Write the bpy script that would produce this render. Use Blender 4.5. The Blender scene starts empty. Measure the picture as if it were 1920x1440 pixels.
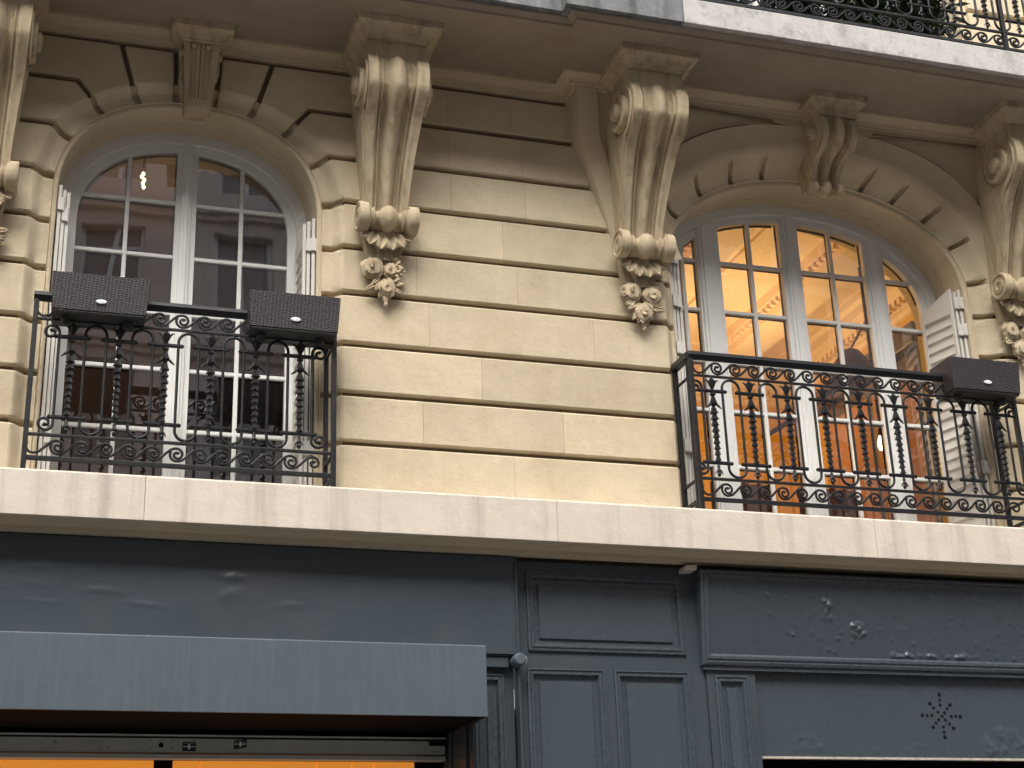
import bpy, bmesh, math, random
from mathutils import Vector, Matrix
R = math.radians
random.seed(7)
S = bpy.context.scene
COL = S.collection

# ------------------------------------------------------------------ camera
def make_camera():
    pitch, yaw, roll = R(21.35), R(18.18), R(-2.14)
    cy, sy, cp, sp = math.cos(yaw), math.sin(yaw), math.cos(pitch), math.sin(pitch)
    fw = Vector((sy*cp, cy*cp, sp)); r = Vector((cy, -sy, 0)); u = r.cross(fw)
    c, s = math.cos(roll), math.sin(roll)
    r2 = c*r + s*u; u2 = -s*r + c*u
    m = Matrix((r2, u2, -fw)).transposed().to_4x4()
    m.translation = Vector((0, -9.0, 1.6))
    cam = bpy.data.cameras.new('camera'); cam.lens = 54.375; cam.sensor_width = 36
    cam.clip_end = 400
    o = bpy.data.objects.new('camera', cam); o.matrix_world = m
    COL.objects.link(o); S.camera = o
make_camera()

# ------------------------------------------------------------------ sky, sun, exposure
SUN_EL, SUN_AZ = R(47), R(200)          # azimuth measured clockwise from +Y
w = bpy.data.worlds.new('World'); S.world = w; w.use_nodes = True
nt = w.node_tree; bg = nt.nodes['Background']
sky = nt.nodes.new('ShaderNodeTexSky'); sky.sky_type = 'NISHITA'; sky.sun_disc = False
sky.sun_elevation = SUN_EL; sky.sun_rotation = SUN_AZ
sky.air_density = 1.0; sky.dust_density = 6.0; sky.ozone_density = 0.6
hs = nt.nodes.new('ShaderNodeHueSaturation'); hs.inputs['Saturation'].default_value = 0.35
nt.links.new(sky.outputs[0], hs.inputs['Color']); nt.links.new(hs.outputs[0], bg.inputs[0])
bg.inputs[1].default_value = 0.15
sl = bpy.data.lights.new('sun', 'SUN'); sl.energy = 2.2; sl.angle = R(65); sl.color = (1, .95, .87)
so = bpy.data.objects.new('sun', sl); COL.objects.link(so)
d = Vector((math.sin(SUN_AZ)*math.cos(SUN_EL), math.cos(SUN_AZ)*math.cos(SUN_EL), math.sin(SUN_EL)))
so.rotation_euler = d.to_track_quat('Z', 'Y').to_euler(); so.location = (-8, -20, 30)
S.view_settings.view_transform = 'Standard'; S.view_settings.look = 'None'
S.view_settings.gamma = 1; S.view_settings.use_curve_mapping = False
S.view_settings.exposure = 0.80

# ------------------------------------------------------------------ helpers
class MB:
    def __init__(self): self.v = []; self.f = []
    def add(self, vs, fs):
        o = len(self.v); self.v += [tuple(p) for p in vs]; self.f += [tuple(i+o for i in f) for f in fs]
    def box(self, x0, x1, y0, y1, z0, z1):
        self.add([(x, y, z) for x in (x0, x1) for y in (y0, y1) for z in (z0, z1)],
                 [(0, 1, 3, 2), (4, 6, 7, 5), (0, 4, 5, 1), (2, 3, 7, 6), (0, 2, 6, 4), (1, 5, 7, 3)])
        return self
    def prism(self, poly, y0, y1):               # poly in (x,z), extruded in y
        n = len(poly)
        self.add([(x, y0, z) for x, z in poly] + [(x, y1, z) for x, z in poly],
                 [tuple(range(n)), tuple(range(2*n-1, n-1, -1))] + [(i, i+n, (i+1) % n+n, (i+1) % n) for i in range(n)])
        return self
    def xprism(self, poly, x0, x1):              # poly in (y,z), extruded in x
        n = len(poly)
        self.add([(x0, y, z) for y, z in poly] + [(x1, y, z) for y, z in poly],
                 [tuple(range(n)), tuple(range(2*n-1, n-1, -1))] + [(i, i+n, (i+1) % n+n, (i+1) % n) for i in range(n)])
        return self
    def grid(self, rows, close=False):
        n, m = len(rows), len(rows[0])
        fs = []
        for i in range(n-1):
            for j in range(m-1 if not close else m):
                k = (j+1) % m
                fs.append((i*m+j, i*m+k, (i+1)*m+k, (i+1)*m+j))
        self.add([p for r in rows for p in r], fs); return self
    def tube(self, pts, r, seg=6, cap=True, flat=None):
        pts = [Vector(p) for p in pts]; n = len(pts)
        rr = r if isinstance(r, (list, tuple)) else [r]*n
        rows = []; up = None
        for i, p in enumerate(pts):
            t = (pts[min(i+1, n-1)] - pts[max(i-1, 0)])
            if t.length < 1e-9: t = Vector((0, 0, 1))
            t.normalize()
            if up is None:
                up = Vector((0, 1, 0)) if abs(t.y) < .9 else Vector((1, 0, 0))
            a = up - t*up.dot(t)
            a.normalize(); b = t.cross(a); up = a
            fa = flat or 1
            rows.append([p + a*math.cos(2*math.pi*k/seg+math.pi/seg)*rr[i]*fa + b*math.sin(2*math.pi*k/seg+math.pi/seg)*rr[i] for k in range(seg)])
        o = len(self.v); self.grid(rows, True)
        if cap:
            self.f.append(tuple(o+k for k in range(seg))); self.f.append(tuple(o+(n-1)*seg+seg-1-k for k in range(seg)))
        return self
    def lathe(self, prof, c, seg=12, axis='z', star=0.0, cap=True):   # prof (r, h)
        rows = []
        for r, h in prof:
            row = []
            for k in range(seg):
                a = 2*math.pi*k/seg; q = r*(1+(star if k % 2 else -star))
                x, y = q*math.cos(a), q*math.sin(a)
                p = {'z': (x, y, h), 'y': (x, h, y), 'x': (h, x, y)}[axis]
                row.append((c[0]+p[0], c[1]+p[1], c[2]+p[2]))
            rows.append(row)
        o = len(self.v); self.grid(rows, True)
        if cap:
            self.f.append(tuple(o+k for k in range(seg))); self.f.append(tuple(o+(len(prof)-1)*seg+seg-1-k for k in range(seg)))
        return self
    def build(self, name, mat, parent=None, bevel=0, smooth=False, angle=35, seg=2, label=None):
        me = bpy.data.meshes.new(name)
        n = len(self.v)
        lo = Vector([min(p[i] for p in self.v) for i in range(3)]); hi = Vector([max(p[i] for p in self.v) for i in range(3)])
        c = (lo+hi)/2
        if parent is None: c.z = lo.z
        me.from_pydata([tuple(Vector(p)-c) for p in self.v], [], self.f); me.update()
        bm = bmesh.new(); bm.from_mesh(me); bmesh.ops.recalc_face_normals(bm, faces=bm.faces); bm.to_mesh(me); bm.free()
        me.materials.append(mat)
        if smooth:
            me.shade_smooth()
            me.set_sharp_from_angle(angle=R(angle))
        o = bpy.data.objects.new(name, me); COL.objects.link(o)
        if parent is not None:
            o.parent = parent; o.location = c - wloc(parent)
        else: o.location = c
        if bevel:
            b = o.modifiers.new('bevel', 'BEVEL'); b.width = bevel; b.segments = seg; b.limit_method = 'ANGLE'; b.angle_limit = R(40)
            b.harden_normals = False
        if label: o['label'] = label
        return o
def wloc(o):
    l = Vector(o.location)
    while o.parent is not None: o = o.parent; l += Vector(o.location)
    return l
def thing(name, label, cat, loc, group=None):
    o = bpy.data.objects.new(name, None); o.location = loc; o.empty_display_size = .2; COL.objects.link(o)
    o['label'] = label; o['category'] = cat
    if group: o['group'] = group
    return o
def tag(o, label=None, cat=None, group=None, kind=None):
    if label: o['label'] = label
    if cat: o['category'] = cat
    if group: o['group'] = group
    if kind: o['kind'] = kind
    return o
def lerp(a, b, t): return a+(b-a)*t
def smooth(t): t = max(0, min(1, t)); return t*t*(3-2*t)

# ------------------------------------------------------------------ materials
def mat(name, col, rough=.7, metal=0, bump=0, bscale=60, var=0, vscale=3, stain=None, spec=.5, island=0, streak=None, noise2=None, coat=0):
    m = bpy.data.materials.new(name); m.use_nodes = True; n = m.node_tree; L = n.links
    b = n.nodes['Principled BSDF']; b.inputs['Roughness'].default_value = rough; b.inputs['Metallic'].default_value = metal
    b.inputs['Specular IOR Level'].default_value = spec
    tc = n.nodes.new('ShaderNodeNewGeometry'); pos = tc.outputs['Position']
    c = n.nodes.new('ShaderNodeRGB'); c.outputs[0].default_value = (*col, 1); cur = c.outputs[0]
    def noise(scale, vec=None, detail=5, rough_=.6):
        t = n.nodes.new('ShaderNodeTexNoise'); t.inputs['Scale'].default_value = scale; t.inputs['Detail'].default_value = detail
        t.inputs['Roughness'].default_value = rough_
        L.new(vec or pos, t.inputs['Vector']); return t.outputs['Fac']
    def ramp(f, a, b_):
        q = n.nodes.new('ShaderNodeMapRange'); q.inputs['From Min'].default_value = a; q.inputs['From Max'].default_value = b_
        L.new(f, q.inputs['Value']); return q.outputs[0]
    def mix(f, a, col2, mode='MIX', k=1):
        q = n.nodes.new('ShaderNodeMix'); q.data_type = 'RGBA'; q.blend_type = mode
        if k != 1:
            mm = n.nodes.new('ShaderNodeMath'); mm.operation = 'MULTIPLY'; mm.inputs[1].default_value = k; L.new(f, mm.inputs[0]); f = mm.outputs[0]
        L.new(f, q.inputs['Factor']); L.new(a, q.inputs['A']); q.inputs['B'].default_value = (*col2, 1); return q.outputs['Result']
    def scalev(s):
        q = n.nodes.new('ShaderNodeVectorMath'); q.operation = 'MULTIPLY'; q.inputs[1].default_value = s; L.new(pos, q.inputs[0]); return q.outputs[0]
    if var:
        cur = mix(ramp(noise(vscale), .35, .68), cur, tuple(x*(1-var) for x in col))
        cur = mix(ramp(noise(vscale*7, detail=8), .45, .75), cur, tuple(min(1, x*(1+var*.6)) for x in col), k=.6)
    if island:
        q = n.nodes.new('ShaderNodeHueSaturation')
        L.new(cur, q.inputs['Color']); v = n.nodes.new('ShaderNodeMapRange'); v.inputs['To Min'].default_value = 1-island; v.inputs['To Max'].default_value = 1+island*.6
        L.new(tc.outputs['Random Per Island'], v.inputs['Value']); L.new(v.outputs[0], q.inputs['Value']); cur = q.outputs[0]
    if stain:      # (colour, scale, lo, hi, strength)
        sc, ss, lo, hi, st = stain
        cur = mix(ramp(noise(ss, detail=9, rough_=.68), lo, hi), cur, sc, k=st)
    if streak:     # vertical streaks (colour, scale, lo, hi, strength)
        sc, ss, lo, hi, st = streak
        cur = mix(ramp(noise(1, scalev((ss, ss, ss*.07)), detail=6), lo, hi), cur, sc, k=st)
    if noise2:
        sc, ss, lo, hi, st = noise2
        cur = mix(ramp(noise(ss, detail=3), lo, hi), cur, sc, k=st)
    L.new(cur, b.inputs['Base Color'])
    if bump:
        h1 = noise(bscale, detail=8, rough_=.7); h2 = noise(bscale*.12, detail=4)
        ad = n.nodes.new('ShaderNodeMath'); ad.operation = 'ADD'; L.new(h1, ad.inputs[0])
        mu = n.nodes.new('ShaderNodeMath'); mu.operation = 'MULTIPLY'; mu.inputs[1].default_value = 3; L.new(h2, mu.inputs[0]); L.new(mu.outputs[0], ad.inputs[1])
        bp = n.nodes.new('ShaderNodeBump'); bp.inputs['Strength'].default_value = 1; bp.inputs['Distance'].default_value = bump
        L.new(ad.outputs[0], bp.inputs['Height']); L.new(bp.outputs[0], b.inputs['Normal'])
        rr = n.nodes.new('ShaderNodeMapRange'); rr.inputs['To Min'].default_value = rough-.1; rr.inputs['To Max'].default_value = min(1, rough+.12)
        L.new(h1, rr.inputs['Value']); L.new(rr.outputs[0], b.inputs['Roughness'])
    return m
def emis(name, col, e):
    m = bpy.data.materials.new(name); m.use_nodes = True; b = m.node_tree.nodes['Principled BSDF']
    b.inputs['Base Color'].default_value = (*col, 1); b.inputs['Emission Color'].default_value = (*col, 1); b.inputs['Emission Strength'].default_value = e
    return m
def glassmat(name, refl, tint):
    m = bpy.data.materials.new(name); m.use_nodes = True; n = m.node_tree; L = n.links
    n.nodes.remove(n.nodes['Principled BSDF']); out = n.nodes['Material Output']
    tr = n.nodes.new('ShaderNodeBsdfTransparent'); tr.inputs[0].default_value = (*tint, 1)
    gl = n.nodes.new('ShaderNodeBsdfGlossy'); gl.inputs['Roughness'].default_value = .015; gl.inputs['Color'].default_value = (.95, .93, .95, 1)
    mx = n.nodes.new('ShaderNodeMixShader'); lw = n.nodes.new('ShaderNodeFresnel'); lw.inputs['IOR'].default_value = 1.5
    ad = n.nodes.new('ShaderNodeMath'); ad.operation = 'MULTIPLY_ADD'; ad.inputs[1].default_value = 1.6; ad.inputs[2].default_value = refl; ad.use_clamp = True
    tx = n.nodes.new('ShaderNodeTexNoise'); tx.inputs['Scale'].default_value = 1.6; tx.inputs['Detail'].default_value = 1
    g = n.nodes.new('ShaderNodeNewGeometry'); L.new(g.outputs['Position'], tx.inputs['Vector'])
    bp = n.nodes.new('ShaderNodeBump'); bp.inputs['Distance'].default_value = .0018; L.new(tx.outputs['Fac'], bp.inputs['Height']); L.new(bp.outputs[0], gl.inputs['Normal'])
    L.new(lw.outputs[0], ad.inputs[0]); L.new(ad.outputs[0], mx.inputs[0]); L.new(tr.outputs[0], mx.inputs[1]); L.new(gl.outputs[0], mx.inputs[2]); L.new(mx.outputs[0], out.inputs[0])
    return m

M = {}
M['stone'] = mat('limestone', (.62, .525, .37), .85, bump=.0035, bscale=55, var=.11, vscale=1.6, island=.10,
                 stain=((.42, .33, .20), 2.6, .48, .75, .55), streak=((.72, .63, .45), 5, .55, .8, .35), noise2=((.34, .28, .21), 34, .66, .8, .5))
M['stone_groove'] = mat('limestone_joint', (.20, .150, .10), .9, bump=.002, bscale=80, var=.2)
M['carved'] = mat('carved_limestone', (.55, .455, .305), .85, bump=.003, bscale=60, var=.14, vscale=4,
                  stain=((.33, .27, .19), 7, .5, .75, .5), streak=((.24, .17, .105), 15, .46, .72, .7))
M['bay'] = mat('bay_limestone', (.60, .505, .355), .85, bump=.003, bscale=60, var=.10, vscale=3, stain=((.40, .31, .20), 4, .52, .8, .4))
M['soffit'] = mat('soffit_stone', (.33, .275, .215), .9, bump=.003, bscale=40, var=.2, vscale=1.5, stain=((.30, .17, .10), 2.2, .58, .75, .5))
M['ledge'] = mat('ledge_stone', (.66, .59, .505), .8, bump=.003, bscale=45, var=.07, vscale=2, streak=((.40, .34, .30), 9, .50, .74, .7),
                 noise2=((.35, .3, .27), 30, .70, .8, .4))
M['slab'] = mat('clean_slab_stone', (.52, .505, .49), .85, bump=.005, bscale=30, var=.12, vscale=5, stain=((.22, .20, .185), 8, .50, .68, .75), streak=((.30, .28, .26), 6, .5, .75, .5))
M['slab_dirty'] = mat('weathered_slab_stone', (.20, .21, .22), .9, bump=.006, bscale=30, var=.3, vscale=4, stain=((.42, .40, .35), 8, .55, .7, .6), streak=((.05, .05, .05), 9, .5, .7, .7))
M['white'] = mat('white_window_paint', (.78, .785, .765), .38, bump=.0006, bscale=90, var=.05, vscale=3)
M['shutter'] = mat('shutter_paint', (.66, .64, .59), .5, bump=.0006, var=.06)
M['iron'] = mat('black_painted_iron', (.012, .0125, .015), .42, bump=.0012, bscale=120, var=.3, vscale=8, spec=.35)
M['wicker'] = None
M['slate'] = mat('slate_grey_paint', (.050, .067, .083), .33, bump=.0026, bscale=14, var=.10, vscale=1.8, stain=((.085, .08, .09), 1.7, .5, .7, .5))
M['slate_gloss'] = mat('glossy_slate_paint', (.055, .073, .090), .27, bump=.0010, bscale=22, var=.05, vscale=1.5, spec=.7)
M['slate_blister'] = mat('blistered_slate_paint', (.052, .069, .086), .26, bump=.0014, bscale=16, var=.08, vscale=1.6, spec=.7)
M['awning'] = mat('slate_awning_metal', (.084, .110, .134), .42, bump=.0008, bscale=40, var=.08, vscale=2, streak=((.125, .15, .175), 34, .48, .8, .55), noise2=((.06, .075, .09), 26, .66, .74, .6))
M['dark'] = mat('dark_void', (.008, .008, .009), .9, spec=.05)
M['alu'] = mat('dull_aluminium', (.42, .42, .38), .5, metal=0, bump=.001, bscale=50, var=.15, vscale=6, noise2=((.05, .05, .045), 22, .68, .75, .7))
M['blackplastic'] = mat('black_plastic', (.018, .016, .018), .5)
M['whiteplate'] = mat('pale_oval_plate', (.75, .78, .80), .3)
M['pink'] = mat('pale_pink_stick', (.75, .55, .48), .6)
M['orange'] = mat('amber_wall', (.62, .34, .045), .7, var=.05)
M['ceil'] = mat('cream_plaster', (.80, .62, .46), .7, bump=.001, var=.05)
M['wood'] = mat('dark_brown_wood', (.06, .028, .015), .45, bump=.001, var=.3, vscale=9)
M['curtain'] = mat('grey_brown_curtain', (.26, .22, .22), .9, var=.15, vscale=4)
M['redcurtain'] = mat('terracotta_curtain', (.24, .10, .05), .9, var=.2, vscale=6)
M['roomdark'] = mat('brown_room_paint', (.22, .16, .12), .8, var=.15)
M['panelorange'] = emis('self_glowing_orange_panel', (.72, .25, .03), .42)  # emission stands in for the shop light falling on the panels
M['leaf'] = mat('dark_leaf', (.03, .06, .02), .5, var=.4, vscale=20)
M['glass'] = glassmat('window_glass', .17, (.92, .92, .90))
M['glass2'] = glassmat('dark_window_glass', .24, (.85, .85, .85))

def wicker():
    m = bpy.data.materials.new('dark_brown_wicker'); m.use_nodes = True; n = m.node_tree; L = n.links; b = n.nodes['Principled BSDF']
    tc = n.nodes.new('ShaderNodeTexCoord')
    sep = n.nodes.new('ShaderNodeSeparateXYZ'); L.new(tc.outputs['Object'], sep.inputs[0])
    def mth(op, a, b_=None, c=None):
        q = n.nodes.new('ShaderNodeMath'); q.operation = op
        for i, v in enumerate((a, b_, c)):
            if v is None: continue
            if isinstance(v, (int, float)): q.inputs[i].default_value = v
            else: L.new(v, q.inputs[i])
        return q.outputs[0]
    px, pz = .022, .0112
    xy = mth('ADD', sep.outputs[0], sep.outputs[1])
    col = mth('FLOOR', mth('DIVIDE', xy, px))
    half = mth('MULTIPLY', mth('MODULO', mth('ABSOLUTE', col), 2), .5)
    fz = mth('FRACT', mth('ADD', mth('DIVIDE', sep.outputs[2], pz), half))
    fx = mth('FRACT', mth('DIVIDE', xy, px))
    hx = mth('SINE', mth('MULTIPLY', fx, math.pi)); hz = mth('SINE', mth('MULTIPLY', fz, math.pi))
    h = mth('MULTIPLY', mth('POWER', hx, .45), mth('POWER', hz, 2.0))
    cr = n.nodes.new('ShaderNodeValToRGB'); L.new(h, cr.inputs[0])  # colour follows weave height: strand highlights and dark gaps are painted in
    cr.color_ramp.elements[0].color = (.012, .009, .011, 1); cr.color_ramp.elements[0].position = .10
    cr.color_ramp.elements[1].color = (.060, .047, .060, 1); cr.color_ramp.elements[1].position = .95
    L.new(cr.outputs[0], b.inputs['Base Color']); b.inputs['Roughness'].default_value = .42
    bp = n.nodes.new('ShaderNodeBump'); bp.inputs['Distance'].default_value = .006; L.new(h, bp.inputs['Height']); L.new(bp.outputs[0], b.inputs['Normal'])
    return m
M['wicker'] = wicker()

# ------------------------------------------------------------------ setting: street
tag(MB().box(-60, 60, -16, -2.6, -.3, 0).build('road', mat('asphalt', (.075, .074, .073), .9, bump=.004, bscale=80, var=.2)), kind='structure')
tag(MB().box(-60, 60, -2.596, .9, -.3, .14).build('pavement', mat('pavement_stone', (.28, .265, .25), .85, bump=.002, var=.15), bevel=.01), kind='structure')
tag(MB().box(-60, 60, -19, -16.004, -.3, .14).build('far_pavement', mat('far_pavement_stone', (.22, .21, .20), .85, bump=.002, var=.15)), kind='structure')
tag(MB().box(-150, 150, -150, 150, -.8, -.304).build('ground', mat('ground', (.1, .1, .1), .9)), kind='structure')

# ------------------------------------------------------------------ curves of the two arched openings
def sup(cx, a, b, zs, n, th):       # superellipse, th 0 (right spring) .. pi (left spring)
    c, s = math.cos(th), math.sin(th)
    e = 2.0/n
    return cx + a*math.copysign(abs(c)**e, c), zs + b*max(s, 0)**e
def supz(cx, a, b, zs, n, x):
    q = 1-abs((x-cx)/a)**n
    return zs + b*max(q, 0)**(1/n)
def supx(cx, a, b, zs, n, z):       # half width at height z
    if z <= zs: return a
    q = 1-((z-zs)/b)**n
    return a*max(q, 0)**(1/n)
def th_of(dx, n):                   # angle for normalised |dx|
    c = abs(dx)**(n/2.0); return math.acos(min(1, c))
LW = dict(cx=.835, a=.83, b=.72, zs=6.40, n=2.25)
LQ = dict(cx=.835, a=1.0, b=.87, zs=6.40, n=2.25)
RW = dict(cx=5.395, a=1.2, b=.775, zs=6.35, n=2.15)
RQ = dict(cx=5.395, a=1.40, b=.95, zs=6.35, n=2.15)
RA = dict(cx=5.395, a=1.53, b=1.11, zs=6.35, n=2.5)
Z0 = 4.40
GD = .05                             # groove depth
ZR = [4.40, 4.82, 5.15, 5.49, 5.85, 6.18, 6.515, 6.84, 7.18, 7.505]
def yf(z):                           # face of the projecting right bay
    t = max(0, (z-6.42)/1.1); return -.20*min(t, 1.1)**1.35

# ------------------------------------------------------------------ stone_building
B = thing('stone_building', 'cream limestone Parisian facade with carved scroll corbels, arched windows and deep horizontal joints', 'building', (3, 0, 3.0))

def inset(poly, ds):
    n = len(poly); out = []
    area = sum(poly[i][0]*poly[(i+1) % n][1]-poly[(i+1) % n][0]*poly[i][1] for i in range(n))
    sg = 1 if area > 0 else -1
    def nrm(i):
        a, b = poly[i], poly[(i+1) % n]; dx, dz = b[0]-a[0], b[1]-a[1]; l = math.hypot(dx, dz) or 1
        return (-dz/l*sg, dx/l*sg)
    for i in range(n):
        n0, n1 = nrm(i-1), nrm(i); d0, d1 = ds[i-1], ds[i]
        det = n0[0]*n1[1]-n0[1]*n1[0]
        if abs(det) < .15:
            dd = max(d0, d1); nx, nz = (n0[0]+n1[0])/2, (n0[1]+n1[1])/2
            out.append((poly[i][0]+nx*dd, poly[i][1]+nz*dd))
        else:
            out.append((poly[i][0]+(d0*n1[1]-d1*n0[1])/det, poly[i][1]+(n0[0]*d1-n1[0]*d0)/det))
    return out
G1 = {'g': .017, 'h': .0004, 'n': 0}; G2 = {'g': .027, 'h': .0010, 'n': 0}
def block(mb, back, poly, kinds, yfun=lambda x, z: 0):
    n = len(poly)
    p1 = inset(poly, [G1[k] for k in kinds]); p2 = inset(poly, [G2[k] for k in kinds])
    a = [(x, GD, z) for x, z in p1]; b = [(x, .008, z) for x, z in p1]; c = [(x, 0, z) for x, z in p2]
    mb.add(a+b+c, [(i, (i+1) % n, n+(i+1) % n, n+i) for i in range(n)] + [(n+i, n+(i+1) % n, 2*n+(i+1) % n, 2*n+i) for i in range(n)] + [tuple(range(2*n, 3*n))])
    back.add([(x, GD-.002, z) for x, z in poly], [tuple(range(n))])
wall = MB(); back = MB()
def rect_rows(xa, xb, splits, rows=range(9)):
    for i in rows:
        xs = [xa]+sorted(s for s in splits[i % len(splits)] if xa+.1 < s < xb-.1)+[xb]
        for k in range(len(xs)-1):
            kl = 'n' if k == 0 else 'h'; kr = 'n' if k == len(xs)-2 else 'h'
            block(wall, back, [(xs[k], ZR[i]), (xs[k+1], ZR[i]), (xs[k+1], ZR[i+1]), (xs[k], ZR[i+1])], ['g' if i > 0 else 'n', kr, 'g', kl])
def rows_side(side, xend, splits):   # rows beside the left window; side +1 right, -1 left
    mir = (lambda p: p) if side > 0 else (lambda p: (2*LQ['cx']-p[0], p[1]))
    def emit(poly, kinds): block(wall, back, [mir(p) for p in poly], kinds)
    xq = LQ['cx']+LQ['a']
    def qx(z): return LQ['cx']+supx(z=z, **LQ)
    def qz(x): return supz(x=x, **LQ)
    def curve_z(z0, z1, k=5): return [(qx(lerp(z0, z1, j/k)), lerp(z0, z1, j/k)) for j in range(k+1)]
    for i in range(5):               # straight rows
        xs = [xq]+[s for s in splits[i]]+[xend(i)]
        for k in range(len(xs)-1):
            emit([(xs[k], ZR[i]), (xs[k+1], ZR[i]), (xs[k+1], ZR[i+1]), (xs[k], ZR[i+1])], ['g' if i > 0 else 'n', 'n' if k == len(xs)-2 else 'h', 'g', 'n' if k == 0 else 'h'])
    def rowpoly(i, left, kinds_left):    # left: chain from top-left down to bottom-left
        xs = list(splits[i])+[xend(i)]
        zb, zt = ZR[i], ZR[i+1]
        x1 = xs[0]
        poly = [left[-1], (x1, zb), (x1, zt)] + left[:-1]
        kinds = ['g', 'h' if len(xs) > 1 else 'n', 'g'] + kinds_left
        emit(poly, kinds)
        for k in range(len(xs)-1):
            emit([(xs[k], zb), (xs[k+1], zb), (xs[k+1], zt), (xs[k], zt)], ['g', 'n' if k == len(xs)-2 else 'h', 'g', 'h'])
    c = curve_z(ZR[5], ZR[6])[::-1]; rowpoly(5, c, ['n']*5)
    c = curve_z(ZR[6], ZR[7])[::-1]; rowpoly(6, c, ['n']*5)
    zk = qz(LQ['cx']+.68); k1 = (LQ['cx']+.68, zk)
    c = [(1.595, ZR[8]), k1] + [(qx(z), z) for z in [lerp(zk, ZR[7], j/5) for j in range(1, 6)]]
    rowpoly(7, c, ['g']+['n']*5)
    x3 = LQ['cx']+.418
    cc = [(x3+(k1[0]-x3)*j/6, qz(x3+(k1[0]-x3)*j/6)) for j in range(7)]
    xs = list(splits[8])+[xend(8)]
    emit([(1.595, ZR[8]), (xs[0], ZR[8]), (xs[0], ZR[9]), (1.336, ZR[9])]+cc, ['g', 'h' if len(xs) > 1 else 'n', 'g', 'g']+['n']*6+['g'])
    for k in range(len(xs)-1):
        emit([(xs[k], ZR[8]), (xs[k+1], ZR[8]), (xs[k+1], ZR[9]), (xs[k], ZR[9])], ['g', 'n' if k == len(xs)-2 else 'h', 'g', 'h'])
    x4 = LQ['cx']+.135
    cc = [(x4+(x3-x4)*j/5, qz(x4+(x3-x4)*j/5)) for j in range(6)]
    emit([(1.336, ZR[9]), (x4+.01, ZR[9])]+cc, ['g', 'g']+['n']*5+['g'])
sp = [[2.95], [2.35, 3.30], [2.75], [2.40, 3.55], [2.32, 3.02], [2.33, 2.93], [2.57, 3.10], [2.56, 3.09], [2.55, 3.02]]
rows_side(1, lambda i: 4.095 if i < 6 else 3.78, sp)
rows_side(-1, lambda i: 2.75, [[2.2]]*9)
x4 = .135
block(wall, back, [(.835-x4, supz(x=.835-x4, **LQ)), (.835, supz(x=.835, **LQ)), (.835+x4, supz(x=.835+x4, **LQ)), (.845+x4, 7.505), (.825-x4, 7.505)], ['n', 'n', 'g', 'g', 'g'])
wall.build('wall', M['stone'], B); back.build('wall_joint', M['stone_groove'], B)
wall = MB(); back = MB(); rect_rows(5.395+1.44, 8.6, [[7.6], [8.0]])
wall.build('wall', M['stone'], B); back.build('wall_joint', M['stone_groove'], B)

# rounded arch surrounds
def surround(W, Q, ql, qr, prof, joints, yout, name, vend=2):
    """ring of stones from the opening edge W to outer curve Q, prof(v) -> depth behind the face"""
    n = W['n']; us = []                      # list of (kind, value, u)
    def pt(u, v):                            # u: 0..1 left jamb, 1..2 arch, 2..3 right jamb
        if u < 1:
            z = lerp(Z0, W['zs'], u); x0 = W['cx']-W['a']; x1 = lerp(W['cx']-ql, W['cx']-Q['a'], smooth((z-6.1)/.25))
            return lerp(x0, x1, v), z
        if u > 2:
            z = lerp(W['zs'], Z0, u-2); x0 = W['cx']+W['a']; x1 = lerp(W['cx']+qr, W['cx']+Q['a'], smooth((z-6.1)/.25))
            return lerp(x0, x1, v), z
        th = math.pi*(2-u)
        p = sup(th=th, **W); q = sup(th=th, **Q)
        return lerp(p[0], q[0], v), lerp(p[1], q[1], v)
    ju = []
    for kind, val, hw in joints:
        if kind == 'z':
            du = hw/(W['zs']-Z0); u = (val-Z0)/(W['zs']-Z0); ju += [(u, du), (3-u, du)]
        else:                                # arch joint given by normalised dx
            th = th_of(val, n); du = hw
            ju += [(2-th/math.pi, du), (1+th/math.pi, du)]
    base = [i/30 for i in range(31)] + [1+i/72 for i in range(73)] + [2+i/30 for i in range(31)]
    cuts = []
    for u, du in ju: cuts += [u-du-1e-4, u-du+1e-4, u+du-1e-4, u+du+1e-4, u-du-du*.55, u+du+du*.55]
    us = sorted(set(base+cuts))
    us = [u for i, u in enumerate(us) if 0 <= u <= 3 and (u in cuts or all(abs(u-c) > .004 for c in cuts))]
    vs = [0, .06, .10, .15, .18, .19, .25, .35, .45, .55, .62, .68, .74, .80, .86, .91, .96, 1.0]
    rows = []
    for u in us:
        g = 0
        for uj, du in ju:
            if abs(u-uj) < du: g = 1
            elif abs(u-uj) < du*1.3: g = max(g, .0)
        e = 0
        for uj, du in ju:
            if du <= abs(u-uj) <= du*1.02+2e-4: e = 1
        row = []
        for v in vs:
            x, z = pt(u, v)
            y = prof(v) + smooth(v)*yout(x, z)
            if v > .185 and not (v > vend and 1 < u < 2):
                if g: y += (GD if vend > 1 else .075)*(1 if v > .24 else .8)
                elif e: y += .008
            row.append((x, y, z))
        rows.append(row)
    mb = MB(); mb.grid(rows)
    o = mb.build(name, M['stone'], B, smooth=True, angle=30)
    # reveal (soffit and sides of the opening)
    mb = MB(); rr = []
    for u in [i/20 for i in range(21)]+[1+i/60 for i in range(1, 61)]+[2+i/20 for i in range(1, 21)]:
        x, z = pt(u, 0); y0 = prof(0)+0*z
        rr.append([(x, y0, z), (x, y0+.012, z), (x, .44, z), (x, .75, z)])
    mb.grid(rr); mb.build('reveal', M['stone'], B, smooth=True, angle=50)
    return pt
def prof_L(v):
    if v < .18: return .085 - .006*math.sin(v/.18*math.pi)
    return .070 if v < .5 else .070*(1-smooth((v-.5)/.5)) - .006*math.sin((v-.5)*2*math.pi)*(v < .99)
hwz = .018
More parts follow.
